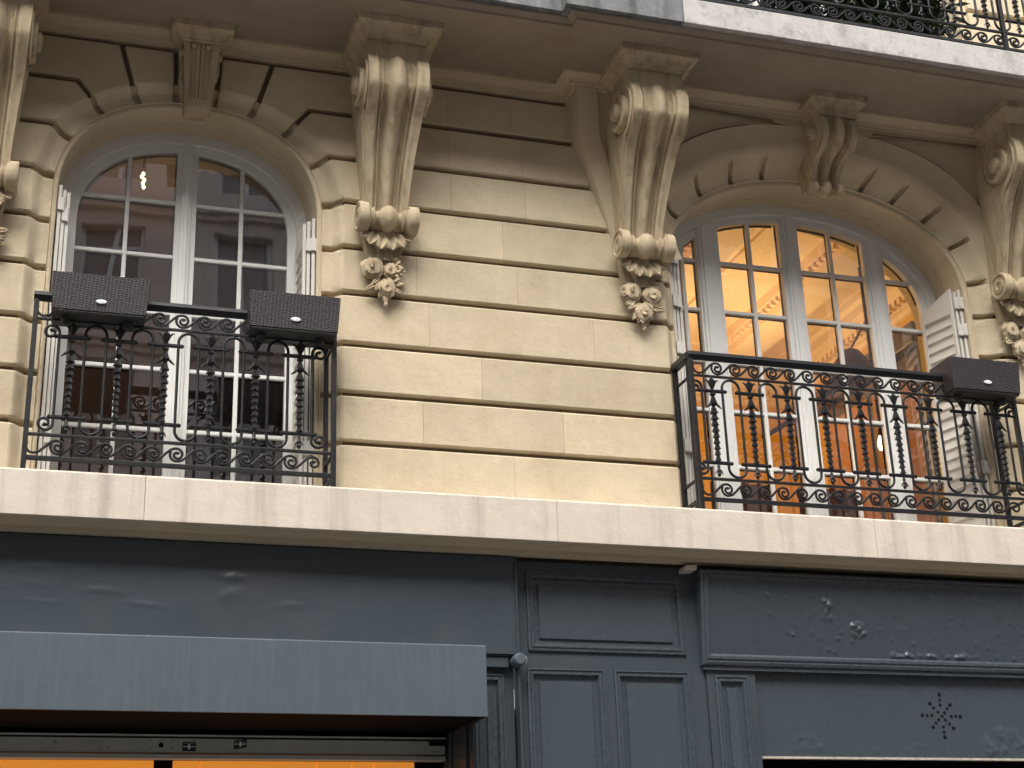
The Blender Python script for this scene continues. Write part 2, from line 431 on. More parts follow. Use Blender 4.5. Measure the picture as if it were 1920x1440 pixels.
jL = [('z', z, hwz) for z in ZR[1:6]] + [('t', supx(z=6.515, **LQ)/LQ['a'], .0085), ('t', supx(z=6.84, **LQ)/LQ['a'], .0085), ('t', .68, .0078), ('t', .418, .0075), ('t', .135, .0065)]
surround(LW, LQ, 1.0, 1.0, prof_L, jL, lambda x, z: 0, 'arch_surround')
def prof_R(v):
    if v < .18: return .085 - .006*math.sin(v/.18*math.pi)
    return .070*(1-smooth((v-.22)/.75)) + .012*math.sin((v-.22)/.78*math.pi)
jR = [('z', z, hwz) for z in ZR[1:6]] + [('t', .995, .0068), ('t', 1.085/1.2, .0060), ('t', .885/1.2, .0058), ('t', .64/1.2, .0055), ('t', .395/1.2, .0054)]
surround(RW, RQ, 1.30, 1.44, prof_R, jR, lambda x, z: yf(z)*1.0, 'arch_surround', .87)

# backing wall above and beside (closes the shell round the openings)
bk = MB()
def arch_back(W, x0, x1, zt):
    pts = [(W['cx']-W['a'], Z0)] + [sup(th=math.pi*(1-i/24), **W) for i in range(25)] + [(W['cx']+W['a'], Z0)]
    bk.add([(x, .30, z) for x, z in [(x0, Z0)]+pts+[(x1, Z0), (x1, zt), (x0, zt)]], [tuple(range(len(pts)+4))])
arch_back(LW, -3, 2.9, 7.62); arch_back(RW, 2.9, 12, 7.62)
bk.box(-3, 12, .30, .6, 7.62, 8.0)
bk.build('inner_wall', M['stone_groove'], B)

# projecting bay over the right window: archivolt band, spandrels, flaring left flank
def xl(z): 
    P = [(6.30, 3.78), (6.5, 3.715), (6.83, 3.60), (7.17, 3.475), (7.5, 3.44), (7.62, 3.44)]
    for (a, xa), (b, xb) in zip(P, P[1:]):
        if z <= b: return lerp(xa, xb, smooth((z-a)/(b-a)) if False else (z-a)/(b-a))
    return 3.44
ybay0 = yf(7.5)-.004
bay = MB(); rows = []
NS = 110; TR = .022
for i in range(NS+1):                      # arch band + spandrel in polar rows
    th = math.pi*(1-i/NS)
    q = sup(th=th, **RQ); a = sup(th=th, **RA)
    # outer boundary: rectangle-like
    cxx = RW['cx']
    dirx, dirz = math.cos(th), math.sin(th)
    zt = 7.54
    if dirx < 0: xlim = 3.47
    else: xlim = 7.35
    tz = (zt-6.35)/max(dirz, 1e-6); tx = abs((xlim-cxx)/dirx) if abs(dirx) > 1e-6 else 1e9
    t = min(tz, tx); ox, oz = cxx+dirx*t, 6.35+dirz*t
    row = []
    for v in (0, .08, .2, .35, .5, .65, .8, .9, .97, 1):
        x, z = lerp(q[0], a[0], v), lerp(q[1], a[1], v)
        bulge = .018*smooth(v/.12)*1.0 - .010*math.sin(v*math.pi)
        row.append((x, yf(z)-bulge, z))
    row.append((lerp(a[0], ox, .004), yf(a[1])+.030, lerp(a[1], oz, .004)))
    for v in (.03, .1, .25, .45, .7, 1):
        x, z = lerp(a[0], ox, v), lerp(a[1], oz, v); x = max(x, xl(z)+.03)
        row.append((x, yf(z)+.016, z))
    rows.append(row)
bay.grid(rows); bay.build('arch_band', M['bay'], B, smooth=True, angle=30)
for sd in (-1, 1):
    m_ = MB(); pts = []
    for i in range(31):
        th = math.pi/2 + sd*-1*lerp(.30, 1.22, i/30); x, z = sup(th=th, **RA); pts.append((x, yf(z)-.004, z+.006))
    m_.tube(pts, [.003]+[.009]*29+[.005], 6)
    zz = 7.497; xa_, xb_ = (4.12, 4.98) if sd < 0 else (5.81, 6.72)
    m_.tube([(xa_, yf(zz)-.010, zz-.004), (xb_, yf(zz)-.010, zz-.022)] if sd < 0 else [(xb_, yf(zz)-.010, zz-.004), (xa_, yf(zz)-.010, zz-.022)], .007, 6)
    m_.build('incised_line', M['stone_groove'], B, smooth=True)
# plain frieze strip and the plain field round the keystone
fr = MB()
zs_ = [7.43+.11*i/6 for i in range(7)]
fr.prism([(4.20, 7.545), (4.20, 7.50), (4.72, 7.488), (4.98, 7.472), (5.15, 7.440), (5.64, 7.440), (5.81, 7.462), (6.07, 7.485), (6.75, 7.50), (6.75, 7.545)], yf(7.47)-.012, yf(7.47)+.03)
fr.build('frieze', M['bay'], B, bevel=.004)
MB().box(7.30, 12, ybay0, .06, 7.30, 7.602).build('frieze', M['bay'], B)
fl = MB()                                   # flank: side, front strip, inner recessed strip
rows = []
for i in range(19):
    z = lerp(6.36, 7.56, i/18); x = xl(z); y = yf(z)-.012
    rows.append([(x, GD, z), (x, y*.35, z), (x+.012, y-.002, z), (x+.02, y-.006, z), (x+.16, y-.006, z), (x+.165, y, z), (x+.17, y+.012, z), (x+.20, y+.02, z), (x+.5, y+.02, z)])
fl.grid(rows); fl.build('bay_flank', M['bay'], B, smooth=True, angle=30)

# crown moulding under the slab
CP = [(.04, 7.512), (-.020, 7.512), (-.022, 7.530), (-.034, 7.532), (-.040, 7.552), (-.052, 7.562), (-.072, 7.574), (-.094, 7.580), (-.112, 7.580), (-.114, 7.604)]
def sweep_xy(mb, path, prof):               # prof: (outward, z); outward is to the right-hand side travelling path
    n = len(path); rows = []
    for i in range(n):
        dirs = []
        if i > 0: dirs.append((Vector(path[i])-Vector(path[i-1])).normalized())
        if i < n-1: dirs.append((Vector(path[i+1])-Vector(path[i])).normalized())
        nr = [Vector((dd.y, -dd.x)) for dd in dirs]
        if len(nr) == 2:
            m_ = nr[0]+nr[1]; m_ = m_/(1+nr[0].dot(nr[1]))
        else: m_ = nr[0]
        rows.append([(path[i][0]+m_.x*o, path[i][1]+m_.y*o, z) for o, z in prof])
    mb.grid(rows)
cr = MB(); pr = [(-y, z) for y, z in CP]
ybay = yf(7.5)-.006
sweep_xy(cr, [(-3, 0), (3.44, 0), (3.44, ybay), (12, ybay)], pr)
cr.build('crown_moulding', M['bay'], B, smooth=True, angle=25)

# balcony slab above
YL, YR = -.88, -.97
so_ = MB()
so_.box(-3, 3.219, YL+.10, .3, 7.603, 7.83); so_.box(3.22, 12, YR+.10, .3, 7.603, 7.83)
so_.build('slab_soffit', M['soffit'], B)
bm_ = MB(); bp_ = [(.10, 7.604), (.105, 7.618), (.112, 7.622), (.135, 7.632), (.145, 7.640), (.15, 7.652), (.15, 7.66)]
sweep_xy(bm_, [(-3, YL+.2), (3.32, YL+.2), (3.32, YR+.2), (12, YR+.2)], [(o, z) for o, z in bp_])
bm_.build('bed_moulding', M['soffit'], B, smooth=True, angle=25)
def slab_piece(x0, x1, yfr, m, ret=False, label=None):
    b_ = MB(); b_.xprism([(yfr, 7.645), (yfr, 7.838), (yfr+.012, 7.850), (.2, 7.852), (.2, 7.646), (yfr+.05, 7.646), (yfr+.045, 7.655), (yfr+.015, 7.655), (yfr+.012, 7.645)], x0, x1)
    return b_.build('balcony_slab', m, B, bevel=.003, label=label)
slab_piece(-3, 3.118, YL, M['slab_dirty'], label='blackened weathered balcony slab edge')
slab_piece(3.12, 3.955, YR, M['slab_dirty'], label='blackened weathered balcony slab edge that steps forward')
slab_piece(3.962, 12, YR, M['slab'], label='cleaned pale balcony slab edge')

# lower ledge
lg = MB()
for i, (a_, b_) in enumerate([(-3, .62), (.62, 3.12), (3.12, 5.35), (5.35, 12)]):
    lg.xprism([(-.30, 4.158), (-.30, 4.418), (-.285, 4.430), (.50, 4.436), (.50, 4.16)], a_+.001, b_-.001)
lg.build('ledge', M['ledge'], B, bevel=.003)
lm = MB()
LP = [(-.285, 4.1578), (-.264, 4.1565), (-.263, 4.149), (-.245, 4.148), (-.236, 4.152), (-.205, 4.153), (-.172, 4.149), (-.152, 4.144), (-.141, 4.143), (-.140, 4.119), (-.128, 4.118), (-.05, 4.117)]
for a_, b_ in [(-3, 1.6), (1.6, 3.96), (3.96, 12)]:
    lm.grid([[(a_+.001, y, z) for y, z in LP], [(b_-.001, y, z) for y, z in LP]])
lm.build('ledge_moulding', M['bay'], B, smooth=True, angle=25)
# wall behind the shop fronts
MB().box(-3, 12, .05, .3, 4.0, 4.40).build('lintel', M['stone_groove'], B)

# ------------------------------------------------------------------ corbels
def xsec(t):                                # cross profile, forward positive
    a = abs(t)
    if a < .30: return .052*math.cos(a/.30*math.pi/2)**.8 - .026
    if a < .50: return -.026 - .014*math.sin((a-.30)/.20*math.pi)
    if a < .56: return -.004
    if a < .62: return -.016
    return .018*math.sin(min(1, (a-.62)/.10)*math.pi/2) - .004*math.sin((a-.62)/.38*math.pi)
TS = sorted(set([-1+i/28*1.0 for i in range(57)]+[-.62, -.56, -.5, -.3, .3, .5, .56, .62, -.615, .615, -.505, .505, -.565, .565]))
def leaf_mb(mb, base, tip, width, bend=(0, -.02, 0), lob=3, n=8):
    base, tip = Vector(base), Vector(tip); ax = tip-base; side = ax.cross(Vector((0, 1, 0)))
    if side.length < 1e-6: side = Vector((1, 0, 0))
    side.normalize(); bend = Vector(bend); rows = []
    for i in range(n+1):
        t = i/n; wv = width*math.sin(math.pi*(.14+.66*t))*(1-(.30 if lob > 1 else .10)*abs(math.sin(t*math.pi*(lob+.5))))*math.sqrt(max(0, 1-t**5))
        c = base+ax*t+bend*math.sin(t*math.pi*.7)*1.2
        rows.append([c-side*wv+Vector((0, .25*wv, 0)), c-side*wv*.5+Vector((0, -.15*wv, 0)), c+Vector((0, .2*wv, 0)), c+side*wv*.5+Vector((0, -.15*wv, 0)), c+side*wv+Vector((0, .25*wv, 0))])
    mb.grid(rows)
    mb.grid([[p+Vector((0, .006, 0)) for p in r] for r in rows])
def rose_mb(mb, c, r, rnd, open_=1.0):
    """a full rose head facing the street: spiralling overlapping petals"""
    ph = rnd.random()*6.28; rows = []; NT, NP = 26, 40
    tx_, tz_ = rnd.uniform(-.25, .25), rnd.uniform(-.55, -.2)
    for i in range(NT+1):
        th = .02+i/NT*2.2; row = []
        for k in range(NP):
            a = 2*math.pi*k/NP
            lay = th/2.2*3.6 + (a+ph)/(2*math.pi)
            f = lay-math.floor(lay)
            lob = .5+.5*math.cos(a*(2+math.floor(lay))+ph+math.floor(lay)*1.7)
            q = r*(.80+.26*f**1.6*(.55+.45*lob)) * (1 if i else .8)
            x, y, z = q*math.sin(th)*math.cos(a), -q*math.cos(th)*.9, q*math.sin(th)*math.sin(a)
            row.append((c[0]+x+tx_*y*-1*.5, c[1]+y, c[2]+z-tz_*y*.5))
        rows.append(row)
    mb.grid(rows, True)
def flower_carving(cx, y0, parent, seed, variant=0):
    rnd = random.Random(seed); mb = MB()
    c = lambda x, y, z: (cx+x, y0+y, z)
    # acanthus cup below the scroll
    for k, (dx, dz) in enumerate([(-.15, -.04), (-.10, -.085), (-.035, -.11), (.035, -.11), (.10, -.085), (.15, -.04)]):
        leaf_mb(mb, c(dx*.5, -.07, 6.28), c(dx*1.15, -.10, 6.235+dz*1.1), .062, (0, -.03, 0), 1)
    mb.lathe([(.03, 6.10), (.06, 6.16), (.095, 6.24), (.08, 6.30)], (cx, y0-.03, 0), 14)
    for k in range(7):
        a = (k-3)*.011
        mb.tube([c(a*.6, -.055, 6.17), c(a, -.07, 6.12), c(a*1.8, -.06, 6.07)], .008, 5)
    if variant == 0:
        roses = [(-.072, 6.03, .078), (.076, 6.02, .076), (.005, 5.885, .074)]
    else:
        roses = [(-.078, 6.015, .082), (.045, 6.01, .060), (.02, 5.88, .066)]
        for k in range(16):
            mb.lathe([(.002, -.016), (.012, -.010), (.015, 0), (.01, .01)], c(.095+rnd.uniform(-.025, .025), -.05-rnd.random()*.03, 6.09-k*.013), 7, 'y')
    for x, z, r in roses: rose_mb(mb, c(x, -.035, z), r, rnd)
    for k in range(30):
        a = rnd.uniform(-.3, math.pi+.3); ra = rnd.uniform(.06, .10); b_ = c(math.cos(a)*.05, -.03, 5.95-math.sin(a)*.05+rnd.uniform(-.02, .09))
        l = rnd.uniform(.06, .105)
        leaf_mb(mb, b_, (b_[0]+math.cos(a)*l*1.2, y0-.015-rnd.random()*.03, b_[2]-math.sin(a)*l), .018+rnd.random()*.012, (0, -.025, 0), 2, 6)
    for dx, dz in [(0, 5.80), (-.035, 5.825), (.04, 5.82), (.012, 5.775)]:
        leaf_mb(mb, c(dx*.4, -.04, 5.86), c(dx, -.015, dz-.02), .016, (0, -.02, 0), 1, 6)
    mb.lathe([(.002, -.03), (.013, -.022), (.016, -.008), (.012, .01)], c(.012, -.02, 5.765), 8, 'y')
    mb.build('flower_carving', M['carved'], parent, smooth=True, angle=50)
def corbel(cx, ytop, variant, label):
    cb = bpy.data.objects.new('corbel', None); COL.objects.link(cb); cb.parent = B; cb.location = Vector((cx, 0, 6.3))-wloc(B)
    cb['label'] = label
    k = (ytop+.03)/-.5                                # depth scale
    vc, vz, vr = ytop+.225, 7.225, .22             # volute centre
    path = []                                   # (y, z, halfwidth)
    for i in range(9):
        a = R(lerp(100, -28, i/8)); path.append((vc-vr*math.cos(a), vz+vr*math.sin(a)))
    e = path[-1]
    prof = [(e[0], e[1]), (-.375*k, 6.99), (-.295*k, 6.86), (-.235*k, 6.73), (-.185*k, 6.60), (-.150*k, 6.50), (-.130*k, 6.42), (-.12*k, 6.36)]
    path += prof[1:]
    def hw(z): return lerp(.142, .205, smooth((z-6.36)/.95)) if z < 7.3 else .205
    rows = []; n = len(path)
    # densify
    dense = []
    for i in range(n-1):
        p0 = path[max(i-1, 0)]; p1 = path[i]; p2 = path[i+1]; p3 = path[min(i+2, n-1)]
        for s in range(4):
            t = s/4
            f = lambda a, b, c_, d_: .5*((2*b)+(-a+c_)*t+(2*a-5*b+4*c_-d_)*t*t+(-a+3*b-3*c_+d_)*t**3)
            dense.append((f(p0[0], p1[0], p2[0], p3[0]), f(p0[1], p1[1], p2[1], p3[1])))
    dense.append(path[-1])
    for i, (y, z) in enumerate(dense):
        a_ = dense[max(i-1, 0)]; b_ = dense[min(i+1, len(dense)-1)]
        ty, tz = b_[0]-a_[0], b_[1]-a_[1]; l = math.hypot(ty, tz) or 1
        ny, nz = tz/l, -ty/l                    # outward normal
        if ny > 0 and i > 4: ny, nz = -ny, -nz
        if i <= 4: ny, nz = (y-vc)/vr, (z-vz)/vr
        h = hw(z); row = []
        for t in TS:
            s_ = xsec(t)
            row.append((cx+t*h, y+ny*s_, z+nz*s_))
        row = [(cx-h, min(.02, y+.03) if z > 7.2 else .02, z)] + row + [(cx+h, .02, z)]
        row[0] = (cx-h, .02, z)
        rows.append(row)
    mb = MB(); mb.grid(rows); mb.build('scroll_shaft', M['carved'], cb, smooth=True, angle=28)
    # volute relief on both cheeks
    for sd in (-1, 1):
        v = MB(); x0 = cx+sd*.203
        v.lathe([(.135, 0), (.135, sd*.030), (.128, sd*.038), (.104, sd*.040), (.098, sd*.030), (.075, sd*.030)], (x0, vc-.005, vz-.01), 32, 'x', cap=False)
        v.lathe([(.078, sd*.024), (.068, sd*.030), (.062, sd*.060), (.052, sd*.068), (.02, sd*.071)], (x0, vc-.005, vz-.005), 28, 'x')
        pts = []; rr = []
        for i in range(44):
            a = R(lerp(-75, 235, i/43)); r_ = lerp(.208, .165, i/43)
            pts.append((x0+sd*.004, vc-r_*math.cos(a), vz+r_*math.sin(a))); rr.append(lerp(.012, .006, i/43))
        v.tube(pts, rr, 6)
        pts = [(cx+sd*hw(z_)+sd*.002, y_+.045, z_) for y_, z_ in dense if 6.42 < z_ < 7.08 and y_ > -.9]
        if len(pts) > 3: v.tube(pts, .008, 6)
        v.build('volute', M['carved'], cb, smooth=True, angle=40)
    # lower roll
    lr = MB(); rows = []; cy_, cz_, rad = -.115*k-.035, 6.335, .078
    for i in range(25):
        a = R(lerp(125, 400, i/24)); row = []
        for t in TS:
            r_ = rad + xsec(t)*.75 + .010*abs(t)**3; row.append((cx+t*.195, cy_-r_*math.cos(a)*1.0, cz_+r_*math.sin(a)))
        rows.append(row)
    lr.grid(rows)
    for sd in (-1, 1):
        lr.lathe([(.098, -sd*.06), (.102, -sd*.004), (.098, sd*.004), (.085, sd*.005), (.080, -sd*.006), (.060, -sd*.006), (.055, sd*.003), (.030, sd*.006), (.024, -sd*.004), (.010, -sd*.004)], (cx+sd*.195, cy_, cz_), 28, 'x')
    lr.lathe([(.05, -.16), (.06, 0), (.05, .16)], (cx, cy_+.04, cz_-.02), 14, 'x')
    lr.build('lower_scroll', M['carved'], cb, smooth=True, angle=32)
    pb = MB(); pb.prism([(cx-.15, 6.34), (cx-.12, 6.12), (cx-.07, 6.02), (cx+.07, 6.02), (cx+.12, 6.12), (cx+.15, 6.34)], -.055, .02)
    pb.build('back_block', M['carved'], cb, bevel=.015)
    flower_carving(cx, -.02, cb, int(cx*100)+5, variant)
    # abacus
    ab = MB(); yt = ytop+.045; yt2 = ytop+.012; ab.prism([(cx-.2, 7.480), (cx+.2, 7.480), (cx+.2, 7.601), (cx-.2, 7.601)], yt2, yt+.01)
    ab.prism([(cx-.200, 7.26), (cx+.200, 7.26), (cx+.200, 7.602), (cx-.200, 7.602)], yt, .0)
    pr2 = [(.001, 7.478), (.008, 7.482), (.010, 7.498), (.022, 7.504), (.034, 7.524), (.058, 7.544), (.076, 7.552), (.086, 7.556), (.092, 7.604)]
    sweep_xy(ab, [(cx-.200, .02), (cx-.200, yt2), (cx+.200, yt2), (cx+.200, .02)], pr2)
    ab.build('abacus', M['carved'], cb, bevel=.002)
corbel(2.085, -.53, 1, 'carved corbel between the two windows, with a rose and berry spray')
corbel(3.895, -.63, 0, 'carved corbel left of the lit window, with three carved roses')
corbel(6.925, -.63, 0, 'carved corbel right of the lit window')
corbel(-.43, -.53, 1, 'carved corbel left of the dark window')

# ------------------------------------------------------------------ keystones
ks = bpy.data.objects.new('keystone', None); COL.objects.link(ks); ks.parent = B; ks.location = Vector((.84, 0, 7.0))-wloc(B)
ks['label'] = 'fluted tapering keystone above the dark window'
k_ = MB(); yk0, yk1 = -.155, -.085
def wedge(mb, xa0, xa1, xb0, xb1, z0, z1, ya, yb, back_=.06):   # a: top, b: bottom
    mb.add([(xa0, ya, z1), (xa1, ya, z1), (xb1, yb, z0), (xb0, yb, z0), (xa0, back_, z1), (xa1, back_, z1), (xb1, back_, z0), (xb0, back_, z0)],
           [(0, 1, 2, 3), (4, 7, 6, 5), (0, 4, 5, 1), (3, 2, 6, 7), (0, 3, 7, 4), (1, 5, 6, 2)])
def kx(z, t): h = lerp(.088, .118, (z-7.03)/.45); return .842+t*h
def ky(z): return lerp(-.075, -.15, (z-7.03)/.45)
wedge(k_, kx(7.49, -1), kx(7.49, 1), kx(7.02, -1), kx(7.02, 1), 7.02, 7.49, ky(7.49)+.014, ky(7.02)+.014)
for t0, t1 in [(-1, -.66), (-.26, -.08), (.0, .16), (.56, 1)]:
    wedge(k_, kx(7.49, t0), kx(7.49, t1), kx(7.02, t0), kx(7.02, t1), 7.02, 7.49, ky(7.49), ky(7.02), ky(7.02)+.03)
wedge(k_, kx(7.10, -.999), kx(7.10, .999), kx(7.02, -.999), kx(7.02, .999), 7.021, 7.10, ky(7.10)-.001, ky(7.02)-.001, .05)
k_.build('fluted_block', M['carved'], ks, bevel=.004)
for t in (-.42, .38): MB().lathe([(.004, -.022), (.014, -.016), (.020, -.004), (.018, .012)], (kx(7.46, t), ky(7.46)-.002, 7.462), 12, 'y').build('ball', M['carved'], ks, smooth=True)
for sd in (-1, 1):
    k_ = MB(); k_.lathe([(.034, -.02), (.036, .016), (.028, .022), (.016, .022), (.012, .03)] if sd > 0 else [(.034, .02), (.036, -.016), (.028, -.022), (.016, -.022), (.012, -.03)], (kx(7.40, sd), -.085, 7.43), 16, 'x')
    k_.box(kx(7.4, sd)-.012, kx(7.4, sd)+.012, -.10, .03, 7.30, 7.42); k_.build('side_scroll', M['carved'], ks, smooth=True, angle=40)
k_ = MB(); k_.prism([(.842-.118, 7.48), (.842+.118, 7.48), (.842+.118, 7.60), (.842-.118, 7.60)], -.155, .0)
sweep_xy(k_, [(.842-.12, .02), (.842-.12, -.16), (.842+.12, -.16), (.842+.12, .02)], [(0, 7.482), (.012, 7.492), (.014, 7.505), (.026, 7.512), (.040, 7.536), (.062, 7.552), (.080, 7.556), (.084, 7.575), (.086, 7.604)])
k_.build('abacus', M['carved'], ks, smooth=True, angle=25)

ks2 = bpy.data.objects.new('keystone', None); COL.objects.link(ks2); ks2.parent = B; ks2.location = Vector((5.395, 0, 7.0))-wloc(B)
ks2['label'] = 'scrolled keystone above the lit window'
def scroll_block(cx, path, hw_, parent, name):
    mb = MB(); rows = []
    for i, (y, z) in enumerate(path):
        a_ = path[max(i-1, 0)]; b_ = path[min(i+1, len(path)-1)]
        ty, tz = b_[0]-a_[0], b_[1]-a_[1]; l = math.hypot(ty, tz) or 1
        ny, nz = tz/l, -ty/l
        if (i > 2 and ny > 0) or (i <= 2 and nz < 0): ny, nz = -ny, -nz
        h = hw_(z); rows.append([(cx-h, .03, z)]+[(cx+t*h, y+ny*xsec(t)*.8, z+nz*xsec(t)*.8) for t in TS]+[(cx+h, .03, z)])
    mb.grid(rows); mb.build(name, M['carved'], parent, smooth=True, angle=28)
vc, vz, vr = -.30, 7.345, .135
path = [(vc-vr*math.cos(R(a)), vz+vr*math.sin(R(a))) for a in range(100, -76, -11)] + [(-.235, 7.185), (-.185, 7.14), (-.155, 7.09), (-.145, 7.05), (-.155, 7.02)]
scroll_block(5.395, path, lambda z: lerp(.105, .15, smooth((z-7.0)/.4)), ks2, 'scroll_shaft')
for sd in (-1, 1):
    v = MB(); v.lathe([(.060, 0), (.060, sd*.016), (.050, sd*.022), (.034, sd*.022), (.030, sd*.038), (.012, sd*.042)], (5.395+sd*.147, vc+.005, vz+.01), 22, 'x')
    v.tube([(5.395+sd*.149, vc-lerp(.122, .085, i/30)*math.cos(R(lerp(-80, 230, i/30))), vz+lerp(.122, .085, i/30)*math.sin(R(lerp(-80, 230, i/30)))) for i in range(31)], .009, 6)
    v.build('volute', M['carved'], ks2, smooth=True, angle=40)
v = MB(); rows = []
for i in range(21):
    a = R(lerp(120, 400, i/20)); rows.append([(5.395+t*.125, -.135-(.042+xsec(t)*.9)*math.cos(a), 6.995+(.042+xsec(t)*.9)*math.sin(a)) for t in TS])
v.grid(rows)
for sd in (-1, 1): v.lathe([(.052, -sd*.03), (.054, 0), (.046, sd*.004), (.030, sd*.004), (.012, sd*.008)], (5.395+sd*.125, -.135, 6.995), 20, 'x')
v.build('lower_scroll', M['carved'], ks2, smooth=True, angle=32)
v = MB(); v.prism([(5.395-.154, 7.40), (5.395+.154, 7.40), (5.395+.154, 7.60), (5.395-.154, 7.60)], -.405, .0)
sweep_xy(v, [(5.395-.156, -.1), (5.395-.156, -.42), (5.395+.156, -.42), (5.395+.156, -.1)], [(0, 7.44), (0, 7.49), (.012, 7.495), (.014, 7.51), (.028, 7.528), (.05, 7.548), (.066, 7.552), (.070, 7.604)])
v.build('abacus', M['carved'], ks2, smooth=True, angle=25)

# ------------------------------------------------------------------ windows
def shrink(W, d): return dict(cx=W['cx'], a=W['a']-d, b=W['b']-d, zs=W['zs'], n=W['n'])
def band(mb, Wo, Wi, y0, y1, z0, N=48):
    def outline(Wc): return [(Wc['cx']-Wc['a'], z0)]+[sup(th=math.pi*(1-i/N), **Wc) for i in range(N+1)]+[(Wc['cx']+Wc['a'], z0)]
    o, i_ = outline(Wo), outline(Wi); n = len(o); rows = []
    for a, b in zip(o, i_): rows.append([(a[0], y0, a[1]), (b[0], y0, b[1]), (b[0], y1, b[1]), (a[0], y1, a[1])])
    mb.grid(rows, True)
def window(W, label, lights, bars_z, z_sill, gmat):
    wd = bpy.data.objects.new('french_window', None); COL.objects.link(wd); wd.parent = B; wd.location = Vector((W['cx'], .42, 4.44))-wloc(B); wd['label'] = label
    f = MB(); band(f, dict(W, a=W['a']+.02, b=W['b']+.02), shrink(W, .075), .42, .52, 4.44)
    f.build('frame', M['white'], wd, bevel=.004)
    f = MB(); Wi = shrink(W, .075)
    def zt(x, W_=Wi): return supz(x=x, **W_)
    for L_ in lights:                     # (x0, x1, [vertical bar xs], solid stile widths)
        x0, x1, vb = L_
        s = MB(); yy0, yy1 = .445, .495; st = .045
        g0, g1 = x0+st, x1-st
        # stiles follow the arch
        def stile(xa, xb):
            za = min(zt(xa), zt(xb)) if True else 0
            s.prism([(xa, 4.471), (xb, 4.471), (xb, zt(xb)+.002), (xa, zt(xa)+.002)], yy0-.002, yy1-.002)
        Wg = shrink(W, .135)
        lo, hi = W['cx']-Wg['a'], W['cx']+Wg['a']
        if x0 > lo: stile(x0, g0)
        else: g0 = lo
        if x1 < hi: stile(g1, x1)
        else: g1 = hi
        # curved head of this sash
        N = 26; xa, xb = max(x0, W['cx']-Wi['a']+.0005), min(x1, W['cx']+Wi['a']-.0005); rows = []
        if x0 <= lo or x1 >= hi:          # with jamb side
            left = x0 <= lo
            xs_o = []
            for i in range(N+1):
                t = i/N
                th0 = math.pi if left else 0
                xe = (x1 if left else x0)
                the = th_of(min(1, abs(xe-W['cx'])/Wi['a']), W['n']); the = math.pi-the if xe < W['cx'] else the
                th = lerp(th0, the, t); o_ = sup(th=th, **Wi); i_ = sup(th=th, **Wg)
                if left: i_ = (min(i_[0], x1), i_[1])
                else: i_ = (max(i_[0], x0), i_[1])
                rows.append([(o_[0], yy0, o_[1]), (i_[0], yy0, i_[1]), (i_[0], yy1, i_[1]), (o_[0], yy1, o_[1])])
            jx = W['cx']-Wi['a'] if left else W['cx']+Wi['a']; jg = lo if left else hi
            rows = [[(jx, yy0, 4.47), (jg, yy0, 4.47), (jg, yy1, 4.47), (jx, yy1, 4.47)]]+rows
        else:
            for i in range(N+1):
                x = lerp(xa, xb, i/N); rows.append([(x, yy0, zt(x)), (x, yy0, zt(x)-.05), (x, yy1, zt(x)-.05), (x, yy1, zt(x))])
        s.grid(rows, True)
        s.prism([(g0, 4.47), (g1, 4.47), (g1, 4.60), (g0, 4.60)], yy0, yy1)
        s.build('casement', M['white'], wd, bevel=.004)
        k_ = MB()
        for x in vb: k_.box(x-.020, x+.020, .490, .494, 4.59, zt(x)-.05)
        for z in bars_z:
            h = supx(z=z, **Wg); a_, c_ = max(g0, W['cx']-h), min(g1, W['cx']+h)
            if c_-a_ > .03: k_.box(a_, c_, .4905, .4945, z-.021, z+.021)
        if x0 > lo: k_.box(g0-.01, g0+.008, .4965, .505, 4.55, zt(g0)-.03)
        if x1 < hi: k_.box(g1-.008, g1+.01, .4965, .505, 4.55, zt(g1)-.03)
        N_ = 120; gr = []
        for i in range(N_+1):
            th = math.pi*(1-i/N_); p_, q_ = sup(th=th, **shrink(W, .125)), sup(th=th, **shrink(W, .145))
            if g0-.004 <= p_[0] <= g1+.004: gr.append([(p_[0], .498, p_[1]), (q_[0], .498, q_[1]), (q_[0], .504, q_[1]), (p_[0], .504, p_[1])])
        if len(gr) > 1: k_.grid(gr, True)
        k_.build('gasket', M['dark'], wd)
        b_ = MB(); 
        for x in vb: b_.prism([(x-.014, 4.59), (x+.014, 4.59), (x+.014, zt(x)-.04), (x-.014, zt(x)-.04)], .452, .488)
        for z in bars_z:
            h = supx(z=z, **Wg)+.006; a_, c_ = max(g0, W['cx']-h), min(g1, W['cx']+h)
            if c_-a_ > .03: b_.box(a_, c_, .4535, .4865, z-.0135, z+.0135)
        if vb: b_.build('glazing_bars', M['white'], wd, bevel=.005)
        else:
            vv = b_.v
            for q0 in range(0, len(vv), 8):
                g_ = MB(); g_.v = vv[q0:q0+8]; g_.f = [(0, 1, 3, 2), (4, 6, 7, 5), (0, 4, 5, 1), (2, 3, 7, 6), (0, 2, 6, 4), (1, 5, 7, 3)]; g_.build('glazing_bar', M['white'], wd, bevel=.005)
        p = MB(); xs_ = [lerp(g0-.01, g1+.01, i/16) for i in range(17)]; poly = [(xs_[0], 4.58), (xs_[-1], 4.58)]
        Wp = shrink(W, .10)
        for x in reversed(xs_): poly.append((x, max(4.7, supz(x=x, **Wp) if abs(x-W['cx']) < Wp['a'] else W['zs'])))
        p.add([(x, .470, z) for x, z in poly], [tuple(range(len(poly)))])
        p.build('pane', gmat, wd)
    return wd
LZ = [6.60, 6.20, 5.79, 5.395, 4.98]
wl_ = window(LW, 'tall arched white french window with dark room behind', [(-.1, .815, [.457]), (.865, 1.8, [1.213])], LZ, 4.44, M['glass2'])
m_ = MB(); m_.box(.805, .875, .425, .50, 4.47, supz(x=.84, **shrink(LW, .07)))
